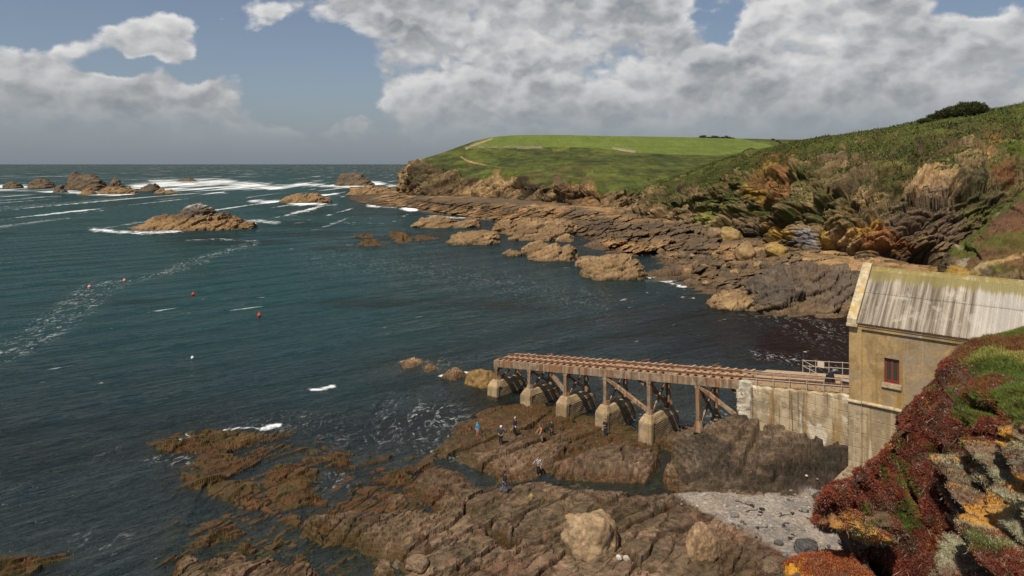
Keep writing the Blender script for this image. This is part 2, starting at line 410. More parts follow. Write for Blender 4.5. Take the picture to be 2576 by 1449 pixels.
def bed(x, y):
    x = np.asarray(x, np.float32); y = np.asarray(y, np.float32)
    far = sstep(100, 125, y)
    amp = np.where(y > 110, 1.6, .25 + .009 * y)
    wx = x + amp * fbm(x * .16, y * .16, oct=4, s=40); wy = y + amp * fbm(x * .16, y * .16, oct=4, s=41) * 1.2
    wl = .012 * y
    wx = wx + wl * fbm(x * 9 / y, y * 9 / y * 3, oct=3, s=44) * far; wy = wy + far * wl * .8 * fbm(x * 9 / y, y * 9 / y * 3, oct=3, s=45)
    h = np.full(x.shape, -60.0, np.float32); kind = np.zeros(x.shape, np.float32); wk = np.full(x.shape, 1e-6, np.float32); kk = [np.zeros(x.shape, np.float32) for _ in range(4)]
    for poly, H, w, k in FEAT:
        lo = poly.min(0) - 45; hi = poly.max(0) + 45
        m = (wx > lo[0]) & (wx < hi[0]) & (wy > lo[1]) & (wy < hi[1])
        if not m.any(): continue
        sd = sdist(wx[m], wy[m], poly)
        t = np.clip(sd / w, 0, 1)
        up = H * (1 - (1 - t) ** 2.2) if k != 2 or H < 5.2 and False else H * t ** .9
        slope = np.where(y[m] < 110, .16, .22)
        hh = np.where(sd > 0, up, sd * slope - .05)
        new = np.maximum(h[m], hh)
        wgt = np.clip(hh + .6, 0, 9) + 1e-4
        kk[k][m] = np.maximum(kk[k][m], wgt)
        h[m] = new
    tl = (x - 13.2) * .735 - (y - 65.8) * .677; yl = (x - 13.2) * .677 + (y - 65.8) * .735
    wob = .5 * fbm(x * .35, y * .35, oct=3, s=95)
    yf = np.interp(tl, [2.3, 4.3, 7.3, 11, 14.7, 18.4, 19.5], [.6, -3.1, -6.5, -4.6, -2.9, -1.5, -1.0]) + wob
    yb = np.interp(tl, [2, 3.5, 6.5, 8.8, 30], [2.6, 1.9, .8, -.3, -.3])
    hb = np.interp(tl, [1.5, 3.5, 6.5, 8.8, 18.4, 19.4, 21], [.8, 2.0, 3.8, 5.3, 4.9, 4.6, 2.0])
    sl = (yl - yf) / np.maximum(yb - yf, .3)
    hw = .7 + (hb - .7) * np.clip(sl, 0, 1) ** .9
    hw = np.where(sl > 0, hw, .7 + sl * 4) - np.clip(yl - yb - 1.2, 0, 9) * .9 * (tl < 9)
    hw = np.where((tl > 1.2) & (tl < 22) & (yl < 6), hw, -60)
    hw = np.where(tl > 9, np.where(yl > 1.5, -60, hw), hw)
    kk[2] = np.where(hw > h, np.maximum(kk[2], np.clip(hw + .6, 0, 9) * 3), kk[2])
    h = np.maximum(h, hw).astype(np.float32)
    deep = -2.2 - 3.0 * sstep(50, 200, y) - 2 * sstep(0, -80, x)
    deep = deep + 1.0 * fbm(x * .06, y * .06, oct=3, s=50)
    h = np.maximum(h, deep)
    # kelp ledges just under the surface round the slipway
    led = sdist(x, y, poly_plan([(1000, 1140), (1100, 1000), (1250, 960), (1600, 960), (1900, 960), (1900, 1080), (1500, 1090), (1200, 1130)], 0))
    h = np.maximum(h, np.where(led > -6, np.minimum(-.42 + .05 * led, -.14), -60) + .22 * fbm(x * .5, y * .5, oct=3, s=51))
    bsd = sdist(wx * .35 + x * .65, wy * .35 + y * .65, BEACH)
    beach = sstep(-.35, .35, bsd + .5 * fbm(x * .8, y * .8, oct=4, s=52)) * sstep(1.9, 1.5, h)
    rocky = sstep(-3.5, .4, h) * (1 - .93 * beach)
    # slabs at three sizes, larger on the far shore
    big = np.where(far > .5, 3.6, 1.0).astype(np.float32)
    X, Y = x / big, y / big
    isw = hw >= h - 1e-3                                   # on the steep slab the relief follows its face, not the plan
    X = np.where(isw, tl, X).astype(np.float32); Y = np.where(isw, h * 1.5 + yl * .5 + 40, Y).astype(np.float32)
    s1, c1, id1 = slabs(X, Y, 2.3, 60, 3.2, far)
    s2, c2, id2 = slabs(X, Y, .85, 61, 2.6, far)
    s3, c3, id3 = slabs(X, Y, .30, 62, 2.2, far)
    fine = fbm(X * 5, Y * 5, oct=3, s=63)
    crk = np.clip(.10 * c1 + .0 * c2, 0, 1)
    brk = sstep(-.25, .3, fbm(X * .22, Y * .22, oct=3, s=66))
    c1 = c1 * sstep(.35, .6, crand(id1, 9)) 
    k2 = kk[2] / (kk[0] + kk[1] + kk[2] + kk[3] + 1e-6)
    det = (.22 * s1 - .50 * c1) * (1 - .6 * k2) + (.15 * s2 - .26 * c2) * (.30 + .70 * brk) + (.06 * s3 - .07 * c3) * (.4 + .6 * brk) * (1 - .75 * far) + .05 * fine * (1 - .8 * far)
    # long bedding ridges
    rc = np.where(far > .5, .96, .67); rs = np.where(far > .5, .28, .74)
    rid = fbm((-X * rs + Y * rc) * np.where(far > .5, .8, 1.3) + .6 * fbm(X * .2, Y * .2, oct=2, s=64), (X * rc + Y * rs) * np.where(far > .5, .07, .16), oct=4, s=65, ridged=True)
    det = det + (.17 + .16 * k2) * rid - .16 * k2 * c1
    det = det * (1 + .45 * far) + far * (.25 * fbm(x * .07, y * .05, oct=4, s=67) + .22 * fbm(x * .02, y * .02, oct=2, s=68, ridged=True))
    h = h + rocky * det * big ** .9 * .85
    # bedding terraces: the surface steps down in thin leaves that dip across the strike
    cs = -x * rs + y * rc + .8 * fbm(x * .15, y * .15, oct=3, s=91)
    stp = np.where(far > .5, .95, .30) * (1 + .35 * fbm(x * .1, y * .1, oct=2, s=92)); dip = np.where(far > .5, .05, .11)
    q = (h + dip * cs) / stp + np.where(far > .5, .10, .30) * fbm(X * np.where(far > .5, .2, .9), Y * .9, oct=3, s=93)
    fq = q - np.floor(q)
    h = np.where(rocky > .3, lerp(h, h + stp * (sstep(.70, 1.0, fq) - fq), .80 * np.clip(rocky, 0, 1)), h)
    for pl, w, fl in CARVE:
        lo = pl.min(0) - 4; hi = pl.max(0) + 4
        m = (x > lo[0]) & (x < hi[0]) & (y > lo[1]) & (y < hi[1])
        if m.any():
            d = sdist(x[m] + .35 * fbm(x[m] * .9, y[m] * .9, oct=3, s=70), y[m] + .35 * fbm(x[m] * .9, y[m] * .9, oct=3, s=71), pl, False)
            h[m] = lerp(h[m], np.maximum(np.minimum(h[m], fl), h[m] - 1.0), sstep(w * 1.15, w * .6, d))
    h = h + beach * .05 * fbm(x * 3, y * 3, oct=4, s=72)
    return h, kk, beach, far, (s1, s2, id1, rid, id2, np.where(isw, X, x), np.where(isw, Y, y))

def rgb(*c): return np.array(c, np.float32)
def mixn(a, b, t): return a + (b - a) * t[..., None]
def bed_color(x, y, h, kk, beach, far, aux):
    x, y = aux[5], aux[6]
    n1 = fbm(x * .35, y * .35, oct=4, s=80); n2 = fbm(x * 1.6, y * 1.6, oct=4, s=81); n3 = fbm(x * .08, y * .08, oct=3, s=82)
    tot = sum(kk) + 1e-6
    w = [k / tot for k in kk]
    dry = mixn(np.broadcast_to(rgb(.118, .080, .050), x.shape + (3,)), rgb(.175, .115, .073), sstep(-.2, .5, n1))
    dry = mixn(dry, rgb(.085, .064, .042), sstep(.05, .5, n2 * .6 + n3 * .5))
    dry = mixn(dry, rgb(.135, .072, .047), sstep(.25, .6, fbm(x * .5, y * .5, oct=4, s=83)) * .7)
    weed = mixn(np.broadcast_to(rgb(.084, .042, .016), x.shape + (3,)), rgb(.055, .040, .014), sstep(-.2, .4, n2))
    dark = mixn(np.broadcast_to(rgb(.105, .076, .050), x.shape + (3,)), rgb(.044, .036, .026), sstep(-.15, .2, n1))
    tan = mixn(np.broadcast_to(rgb(.29, .185, .098), x.shape + (3,)), rgb(.17, .112, .066), sstep(-.1, .5, fbm(x * .09, y * .09, oct=4, s=84)))
    tan = mixn(tan, rgb(.085, .062, .044), sstep(-.05, .45, fbm(x * .05 + 3, y * .05, oct=4, s=85)) * .9)
    col = dry * w[0][..., None] + weed * w[1][..., None] + dark * w[2][..., None] + tan * w[3][..., None]
    col = col * ((.72 + .50 * crand(aux[2], 5)) * (.75 + .5 * crand(aux[4], 5)))[..., None]
    und = (tot < 2e-3)
    col[und] = rgb(.05, .035, .018)
    mot = lerp(fbm(x * 2.2, y * 2.2, h * 2.2, oct=5, s=94, gain=.72), fbm(x * .22 + h * .5, y * .10, h * 2.6, oct=5, s=96, gain=.66), far)
    col = col * (1 + 1.1 * np.clip(mot, -.55, .75))[..., None]
    # weed and algae belt near the water line
    lv = h + .25 * n2 + .25 * n1
    belt = sstep(.75, .15, lv) * (1 - far) * (1 - beach)
    col = mixn(col, weed * rgb(.9, .9, .9), belt * .9)
    beltf = sstep(1.3, .2, lv) * far
    col = mixn(col, rgb(.085, .058, .032), beltf * .8)
    olive = sstep(1.6, .6, h + .5 * n1) * (1 - far) * sstep(-.1, .4, fbm(x * .25, y * .25, oct=4, s=86)) * (1 - beach)
    col = mixn(col, rgb(.062, .052, .022), olive * .42)
    sub = sstep(.05, -.4, h)
    bedc = mixn(np.broadcast_to(rgb(.045, .033, .018), x.shape + (3,)), rgb(.10, .075, .04), sstep(.1, .5, n2))
    col = mixn(col, bedc, sub * .8)
    # pale shingle
    sh = mixn(np.broadcast_to(rgb(.255, .222, .186), x.shape + (3,)), rgb(.185, .165, .145), sstep(-.3, .5, fbm(x * .6, y * .6, oct=5, s=87)))
    f1, f2, cid, _, _, _ = voro(x * 9, y * 9, s=88)
    sh = sh * (.78 + .44 * crand(cid, 4))[..., None]
    col = mixn(col, sh, beach)
    wet = np.clip(belt + sub + w[2] * .25, 0, 1) * (1 - beach)
    return col, wet

M_SHORE = mat_ground("shore_rock", 1.6, .075, .34)
us = np.concatenate([np.arange(-900, -10, 24), np.arange(-8, 2590, 1.8), np.arange(2600, 3300, 24)]).astype(np.float64)
vs = np.concatenate([np.arange(455, 480, 2.0), np.arange(480, 820, 1.25), np.arange(820, 1510, 1.25), np.arange(1512, 1720, 6)])[::-1]
UU, VV = np.meshgrid(us, vs)
d_ = CAMZ * F / (VV - HY)
BX = ((UU - CX) / F * d_).astype(np.float32); BY = d_.astype(np.float32)
def build_shore():
    global BH
    h, kk, beach, far, aux = bed(BX, BY)
    col, wet = bed_color(BX, BY, h, kk, beach, far, aux)
    BH = h
    G = np.stack([BX, BY, h], -1)
    # crags lean: shift sideways a little with fine noise so that ledges are not a pure height field
    G[..., 0] += .10 * fbm(BX * 2, BY * 2, h * 2, oct=2, s=90) * (h > 0)
    keep = h > -6.5
    f = grid_faces(*h.shape, keep)
    V, f, at = compact(G.reshape(-1, 3), f[:, ::-1], {'col': col.reshape(-1, 3), 'wet': wet.ravel()})
    tag(mesh_np('rocky_shore', V, f, M_SHORE, at, smooth=False), 'brown wave-cut rock ledges, shingle and sea bed of the cove', 'ground', kind='structure')
build_shore()
def ground_z(x, y):
    h = bed(np.array([x], np.float32), np.array([y], np.float32))[0]
    return float(h[0])
def foot(u, v, z=1.0):
    """the point of the shore seen at photo column u, row v"""
    for _ in range(8):
        x, y, _z = P(u, v, z); z = .5 * z + .5 * ground_z(x, y)
    x, y, _z = P(u, v, z)
    return x, y, ground_z(x, y)

def foots(u, v):
    z = np.full(len(u), 1.0, np.float32)
    for _ in range(8):
        d = ((CAMZ - z) * F / (v - HY)).astype(np.float32); x = ((u - CX) / F * d).astype(np.float32)
        z = .5 * z + .5 * bed(x, d)[0]
    return x, d, bed(x, d)[0]

# ------------------------------------------------------------------ the sea
def mat_water():
    m, nt, out = new_mat("sea_water")
    pos = node(nt, 'ShaderNodeNewGeometry').outputs['Position']
    def att(n): return node(nt, 'ShaderNodeAttribute', attribute_name=n).outputs['Fac']
    dep, foam, teal, kelp, lace, fd = att('depth'), att('foam'), att('teal'), att('kelp'), att('lace'), att('far')
    # wind-driven ripples run along one direction; rotate into it and stretch
    rot = node(nt, 'ShaderNodeVectorRotate', {'Vector': pos, 'Angle': R(-38)}, rotation_type='Z_AXIS').outputs[0]
    r1 = vmth(nt, 'MULTIPLY', rot, (.35, 1, 1))
    a = noise(nt, r1, 1.1, 5.0, .62, .4); b = noise(nt, r1, .22, 4.0, .55, .3); c = noise(nt, r1, .045, 4, .55, .2)
    a2 = noise(nt, vmth(nt, 'MULTIPLY', rot, (.5, 1, 1)), 2.6, 3.0, .6, .5)
    a = mth(nt, 'ADD', a, mth(nt, 'MULTIPLY', a2, .45))
    hgt = mth(nt, 'ADD', mth(nt, 'MULTIPLY', a, .24), mth(nt, 'ADD', mth(nt, 'MULTIPLY', b, .55), mth(nt, 'MULTIPLY', c, 1.6)))
    bp = node(nt, 'ShaderNodeBump', {'Strength': 1.0, 'Distance': 2.0, 'Height': hgt}).outputs[0]
    big = noise(nt, pos, .018, 4, .6, .6)
    tealn = mth(nt, 'ADD', teal, mth(nt, 'MULTIPLY', mth(nt, 'SUBTRACT', big, .5), .9), clamp=True)
    body = mixc(nt, tealn, (.005, .011, .011), (.003, .036, .035))
    body = mixc(nt, kelp, body, (.016, .008, .006))
    dif = node(nt, 'ShaderNodeBsdfDiffuse', {'Color': body, 'Normal': bp})
    tr = node(nt, 'ShaderNodeBsdfTransparent', {'Color': (.62, .80, .78, 1)})
    T = mth(nt, 'POWER', 2.718, mth(nt, 'MULTIPLY', dep, -.95))
    T = mth(nt, 'MULTIPLY', T, .92)
    T = mth(nt, 'MULTIPLY', T, mth(nt, 'SUBTRACT', 1.0, kelp))
    mx = node(nt, 'ShaderNodeMixShader', {0: T, 1: dif.outputs[0], 2: tr.outputs[0]})
    fr = node(nt, 'ShaderNodeFresnel', {'IOR': 1.33, 'Normal': bp}).outputs[0]
    gl = node(nt, 'ShaderNodeBsdfGlossy', {'Color': (.84, .80, .70, 1), 'Roughness': .09, 'Normal': bp})
    fr = mth(nt, 'MULTIPLY', mth(nt, 'MINIMUM', mth(nt, 'MULTIPLY', fr, .60), .30), mth(nt, 'MULTIPLY_ADD', kelp, -.75, 1.0))
    wat = node(nt, 'ShaderNodeMixShader', {0: fr, 1: mx.outputs[0], 2: gl.outputs[0]})
    # foam: broken surf where 'foam' is high, thin laces where 'lace' is high, scattered white horses elsewhere
    f1 = noise(nt, rot, .42, 8, .68, .8); f2 = noise(nt, vmth(nt, 'MULTIPLY', rot, (.45, 1.2, 1)), 1.5, 6, .68, 1.0)
    f3 = noise(nt, vmth(nt, 'MULTIPLY', pos, (.075, .0075, 1)), 1.0, 7, .68, .4)
    f1m = mixc(nt, fd, f1, f3)
    surf = ramp(nt, mth(nt, 'ADD', mth(nt, 'MULTIPLY_ADD', f1m, 1.5, mth(nt, 'MULTIPLY', f2, .3)), mth(nt, 'MULTIPLY', foam, .42)), 1.14, 1.42)
    surf = mth(nt, 'MULTIPLY', surf, ramp(nt, foam, .02, .22))
    lac = ramp(nt, mth(nt, 'ABSOLUTE', mth(nt, 'SUBTRACT', noise(nt, vmth(nt, 'MULTIPLY', pos, (.42, .13, 1)), 1.0, 5, .6, 1.6), .5)), .0, .035, 1.0, 0.0)
    lac = mth(nt, 'MULTIPLY', lac, mth(nt, 'MULTIPLY', lace, ramp(nt, f2, .46, .62)))
    # white horses: long in the direction of sight far out, where only their crests show
    wn = noise(nt, vmth(nt, 'MULTIPLY', rot, (.055, .20, 1)), 1.0, 5, .6, .3)
    wf = noise(nt, vmth(nt, 'MULTIPLY', pos, (.085, .0042, 1)), 1.0, 5, .62, .2)
    wcap = mth(nt, 'MAXIMUM', mth(nt, 'MULTIPLY', ramp(nt, wn, .690, .745), mth(nt, 'SUBTRACT', 1.0, fd)), mth(nt, 'MULTIPLY', ramp(nt, wf, .60, .68), fd))
    w3 = noise(nt, vmth(nt, 'MULTIPLY', rot, (.22, .75, 1)), 1.0, 4, .6, .3)
    wcap = mth(nt, 'MAXIMUM', wcap, mth(nt, 'MULTIPLY', ramp(nt, w3, .715, .755), .8))
    wcap = mth(nt, 'MULTIPLY', wcap, .75)
    ff = mth(nt, 'MAXIMUM', mth(nt, 'MAXIMUM', surf, mth(nt, 'MULTIPLY', lac, .6)), mth(nt, 'MULTIPLY', wcap, ramp(nt, dep, 1.5, 3.5)), clamp=True)
    fo = node(nt, 'ShaderNodeBsdfDiffuse', {'Color': (.78, .80, .80, 1), 'Normal': bp})
    fin = node(nt, 'ShaderNodeMixShader', {0: ff, 1: wat.outputs[0], 2: fo.outputs[0]})
    nt.links.new(fin.outputs[0], out.inputs[0])
    return m
ISL = []   # plan outlines of the islets, filled below: (centre x, y, half width, half depth)
FOAM = [  # polyline in the photo, half width in px at that row, strength  (surf)
    ([(235, 577), (300, 583), (380, 586), (450, 580)], 5, .95), ([(430, 579), (560, 573), (640, 562)], 4, .9), ([(570, 553), (660, 556), (700, 560)], 5, .8), ([(470, 604), (560, 602), (640, 606)], 2.6, .55),
    ([(0, 470), (60, 470)], 6, 1.0), ([(0, 478), (150, 482), (330, 488)], 4, .9), ([(0, 500), (150, 495)], 3, .6), ([(200, 488), (300, 490)], 3, .9), ([(350, 470), (420, 462), (560, 458), (690, 472)], 9, 1.0), ([(400, 478), (520, 474), (640, 472)], 6, .9), ([(380, 455), (560, 450)], 3, .8), ([(440, 488), (560, 484)], 3, .7),
    ([(700, 472), (760, 464), (850, 468), (930, 472)], 5, 1.0), ([(940, 460), (990, 468)], 5, 1.0), ([(640, 508), (700, 505), (760, 512), (840, 515)], 5, .9), ([(840, 488), (880, 500)], 3, .7), ([(760, 492), (830, 490)], 3, .8),
    ([(930, 516), (1000, 522), (1045, 528)], 5, 1.0), ([(1080, 543), (1190, 550)], 4, .9), ([(860, 560), (960, 562)], 3, .6), ([(980, 470), (1010, 492)], 4, .9),
    ([(395, 1120), (440, 1116), (480, 1098)], 7, 1.1), ([(560, 1082), (600, 1076), (660, 1078), (690, 1070)], 5, .95), ([(790, 982), (812, 978), (835, 970)], 3.5, .95), ([(1000, 908), (1050, 905)], 6, .9), ([(1120, 945), (1180, 936)], 5, 1.0),
    ([(1640, 698), (1700, 712), (1720, 722)], 4, .9), ([(1710, 750), (1740, 752)], 3, .8), ([(1830, 760), (1900, 775), (1960, 785)], 5, .75), ([(240, 966), (268, 960)], 2, .4), ([(505, 752), (680, 778)], 2, .25),
]
LACE = [([(-20, 905), (60, 850), (130, 800), (180, 760), (225, 722)], 20, 1.0), ([(-40, 925), (60, 880), (150, 830), (230, 770), (260, 735), (315, 707)], 16, .9), ([(225, 722), (315, 706), (400, 690), (470, 660), (560, 635), (645, 611)], 8, 1.1), ([(350, 700), (450, 680), (520, 655)], 7, .9),
        ([(480, 655), (560, 634), (648, 610)], 5, 1.6), ([(0, 525), (160, 512), (330, 497)], 3, 1.6), ([(1000, 1050), (1100, 1040), (1150, 1080), (1120, 1120)], 45, .75), ([(650, 1080), (760, 1060), (900, 1100), (1010, 1110)], 40, .35), ([(1000, 1080), (1080, 1130), (1160, 1150)], 20, .7), ([(1880, 760), (2000, 800), (2100, 850)], 40, .6), ([(1900, 890), (2050, 920), (2100, 930)], 14, .8), ([(800, 640), (1200, 700), (1500, 760)], 60, .25), ([(380, 1150), (480, 1160)], 18, .6)]
def build_sea():
    vr = np.concatenate([np.arange(820, 1510, 1.25), np.arange(1512, 1720, 6)])
    vfar = HY + np.geomspace(.45, 20, 40)
    v2 = np.concatenate([vfar, np.arange(434, 480, 1.2), np.arange(480, 820, 1.25), vr])[::-1]
    U, Vv = np.meshgrid(us, v2)
    dd = CAMZ * F / (Vv - HY)
    X = ((U - CX) / F * dd).astype(np.float32); Y = dd.astype(np.float32)
    nb = len(vs) - len(np.arange(455, 480, 2.0))
    depth = np.full(X.shape, 8.0, np.float32)
    depth[:nb] = np.maximum(-BH[:nb], 0)
    # waves: swell crests run about 40 degrees across the view
    ca, sa = .76, .65
    al = X * ca + Y * sa; cr = -X * sa + Y * ca
    w = .22 * np.sin((cr + 2.2 * fbm(X * .04, Y * .04, oct=2, s=101)) * 2 * np.pi / 11.0) * (.5 + .5 * fbm(al * .02, cr * .05, oct=2, s=102))
    w = w + .16 * fbm(al * .10, cr * .34, oct=3, s=103) + .05 * fbm(al * .5, cr * 1.5, oct=3, s=104)
    fadefar = sstep(700, 250, Y); shal = sstep(0.0, 2.0, depth) * .8 + .2
    Z = w * fadefar * shal
    U2 = U.astype(np.float32); V2 = Vv.astype(np.float32)
    foam = np.zeros(X.shape, np.float32); lace = foam.copy()
    for lst, arr in ((FOAM, foam), (LACE, lace)):
        for pl, hw, st in lst:
            p = np.array(pl, np.float32); ex = 3.0 if lst is FOAM else 1.3
            m = (U2 > p[:, 0].min() - 70) & (U2 < p[:, 0].max() + 70) & (V2 > p[:, 1].min() - 70) & (V2 < p[:, 1].max() + 70)
            if not m.any(): continue
            dpl = sdist(U2[m] / ex, V2[m], p / np.array([ex, 1]), False)
            arr[m] = np.maximum(arr[m], st * np.exp(-(dpl / (hw * (1.25 if lst is FOAM else .8))) ** 2))
    # thin wash where ledges break the surface
    edge = np.exp(-((depth - .12) / .12) ** 2) * sstep(.1, .5, fbm(X * .05, Y * .05, oct=3, s=110)) * (Y > 64)
    foam = np.maximum(foam, edge * .33)
    lace = np.maximum(lace, .8 * sstep(.02, .15, depth) * sstep(1.1, .3, depth) * sstep(.1, .5, fbm(X * .07 + 4, Y * .07, oct=3, s=111)))
    teal = sstep(1500, 650, U2) * sstep(1150, 700, V2) * .85 + .12 - .35 * sstep(470, 420, V2)
    teal = teal + .25 * np.exp(-(((U2 - 1500) / 330) ** 2 + ((V2 - 720) / 90) ** 2))
    kp = poly_plan([(1880, 905), (1890, 860), (1960, 800), (2020, 785), (2150, 780), (2300, 820), (2300, 920), (2100, 940), (1960, 915)], 0)
    ks = sdist(X, Y, kp)
    kelp = sstep(-3, 3, ks + 4 * fbm(X * .12, Y * .12, oct=4, s=112)) * .93
    kelp = np.maximum(kelp, .62 * np.exp(-(((U2 - 1900) / 330) ** 2 + ((V2 - 830) / 95) ** 2)))
    kelp = np.maximum(kelp, .42 * sstep(-.1, .6, fbm(X * .035, Y * .06, oct=4, s=113) - .2 + .6 * np.exp(-(((U2 - 800) / 330) ** 2 + ((V2 - 580) / 45) ** 2))))
    kelp = np.maximum(kelp, .45 * sstep(14, -2, np.abs(Y - 66 - .3 * X - 4 * fbm(X * .1, Y * .1, oct=3, s=114))) * sstep(-26, -10, X) * sstep(.0, .4, fbm(X * .1, Y * .22, oct=4, s=115) + .15))
    G = np.stack([X, Y, Z], -1)
    at = {'depth': depth.ravel(), 'foam': foam.ravel(), 'lace': lace.ravel(), 'teal': np.clip(teal, 0, 1).ravel(), 'kelp': kelp.ravel(), 'far': sstep(230, 420, Y).ravel()}
    f = grid_faces(*X.shape, np.pad(BH[:nb] < .8, ((0, X.shape[0] - nb), (0, 0)), constant_values=True))
    V, f, at = compact(G.reshape(-1, 3), f[:, ::-1], at)
    tag(mesh_np('sea_water', V, f, mat_water(), at), 'wind-ruffled blue-green sea with white horses', 'sea', kind='structure')
build_sea()

# ------------------------------------------------------------------ cliffs and headland: lofted sheets with blocky, bedded relief
def catmull(A, n):
    """resample control rows A (k, ..., 3) to n rows"""
    k = A.shape[0]; t = np.linspace(0, k - 1, n); i = np.clip(t.astype(int), 0, k - 2); f = (t - i).reshape((-1,) + (1,) * (A.ndim - 1))
    g = lambda j: A[np.clip(j, 0, k - 1)]
    p0, p1, p2, p3 = g(i - 1), g(i), g(i + 1), g(i + 2)
    return .5 * ((2 * p1) + (-p0 + p2) * f + (2 * p0 - 5 * p1 + 4 * p2 - p3) * f * f + (-p0 + 3 * p1 - 3 * p2 + p3) * f ** 3)
def loft(cols, n, m):
    """cols: list of columns, each a list of (u, v, depth) from foot to back -> grid (rows n, columns m)"""
    A = np.array([[D(*p) for p in c] for c in cols], np.float64).transpose(1, 0, 2)
    A = catmull(A, n)
    A = catmull(A.transpose(1, 0, 2), m).transpose(1, 0, 2)
    return A.astype(np.float32)
BN = np.array([-.45, .15, .88]); BN /= np.linalg.norm(BN)
def bed_axes(n):
    n = np.array(n, float); n /= np.linalg.norm(n)
    a = np.cross(n, [0, 1, 0]); a /= np.linalg.norm(a); return n, a, np.cross(n, a)
BED = bed_axes(BN)
def bedding(p, L, s, flat=1.55):
    BN, BA, BB = BED
    """blocky relief on bedding planes, about -1..1, plus crack mask"""
    q = p / L
    w = .42 * fbm(q[..., 0] * .5, q[..., 1] * .5, q[..., 2] * .5, oct=3, s=s)
    a = q @ BA.astype(np.float32) * .62 + w; b = q @ BB.astype(np.float32) * .62 - w; c = q @ BN.astype(np.float32) * flat + w * .9
    f1, f2, cid, ox, oy, oz = voro(a, b, c, s=s + 1)
    h = (crand(cid, 3) - .5) * 1.3 + oz * .8 + (crand(cid, 2) - .5) * ox * 1.2
    return h, np.exp(-((f2 - f1) / .08) ** 2), cid
def feature(u, v, pl, w):
    p = np.array(pl, np.float32)
    return np.exp(-(sdist(u, v, p, False) / w) ** 2)
def rock_relief(G, amp, L, s):
    h1, c1, i1 = bedding(G, L, s); h2, c2, i2 = bedding(G, L * .38, s + 7); h3, c3, _ = bedding(G, L * .14, s + 14)
    h4, c4, _ = bedding(G, L * .055, s + 21)
    r = fbm(G[..., 0] / L * .5, G[..., 1] / L * .5, G[..., 2] / L * .5, oct=4, s=s + 20, ridged=True)
    global I2; I2 = i2
    return amp * (.85 * h1 - .45 * c1 + .46 * h2 - .22 * c2 + .20 * h3 - .09 * c3 + .05 * h4 + .35 * r), i1, r
M_FAR = mat_ground("headland_rock_and_turf", .22, .45, .30, .95)
M_HILL = mat_ground("cliff_rock_and_turf", .55, .2, .32, .95)

def patches(u, v, col, plist, amp=14, seed=200, vary=False):
    """own-coloured patches (scars, lichen, flowers): polygon outlines traced at the surface, ragged edges"""
    nx = amp * fbm(u / 26, v / 26, oct=4, s=seed); ny = amp * fbm(u / 26, v / 26, oct=4, s=seed + 1)
    for pl, c, soft, st in plist:
        p = np.array(pl, np.float32)
        m = (u > p[:, 0].min() - 40) & (u < p[:, 0].max() + 40) & (v > p[:, 1].min() - 40) & (v < p[:, 1].max() + 40)
        if not m.any(): continue
        k = sstep(-soft, soft, sdist(u[m] + nx[m], v[m] + ny[m], p)) * st
        l = col[m].mean(-1, keepdims=True); l = np.clip(.45 + .55 * l / .085, .45, 1.6) if vary else 1.0
        col[m] = mixn(col[m], rgb(*c) * l, k)
    return col

GRASS = rgb(.074, .086, .017); GRASS_D = rgb(.042, .052, .014); HEATH = rgb(.085, .056, .026); FIELD = rgb(.112, .145, .028)
ROCK_T = rgb(.31, .212, .108); ROCK_B = rgb(.19, .134, .072); ROCK_D = rgb(.080, .063, .040); OCHRE = rgb(.33, .20, .045); SCAR = rgb(.20, .095, .038)

def cliff_rock_color(G, i1, r, sc, seed):
    x, y, z = G[..., 0] / sc, G[..., 1] / sc, G[..., 2] / sc
    n1 = fbm(x, y, z * 1.4, oct=5, s=seed); n2 = fbm(x * 3, y * 3, z * 4, oct=4, s=seed + 1)
    c = mixn(np.broadcast_to(ROCK_B, G.shape), ROCK_T, sstep(-.25, .35, n1 + .3 * n2))
    c = mixn(c, ROCK_D, sstep(.0, .5, fbm(x * .8 + 5, y * .8, z * .8, oct=4, s=seed + 2) + .25 * n2))
    c = c * ((.62 + .45 * crand(i1, 8)) * (.62 + .62 * crand(I2, 6)) * .95)[..., None]
    c = c * (1 + 0.8 * np.clip(fbm(x * 4, y * 4, z * 5, oct=5, s=seed + 4, gain=.68), -.45, .8))[..., None]
    c = mixn(c, rgb(.22, .115, .045), sstep(.2, .55, fbm(x * .7 + 2, y * .7, z * .9, oct=4, s=seed + 3)) * .55)
    return c

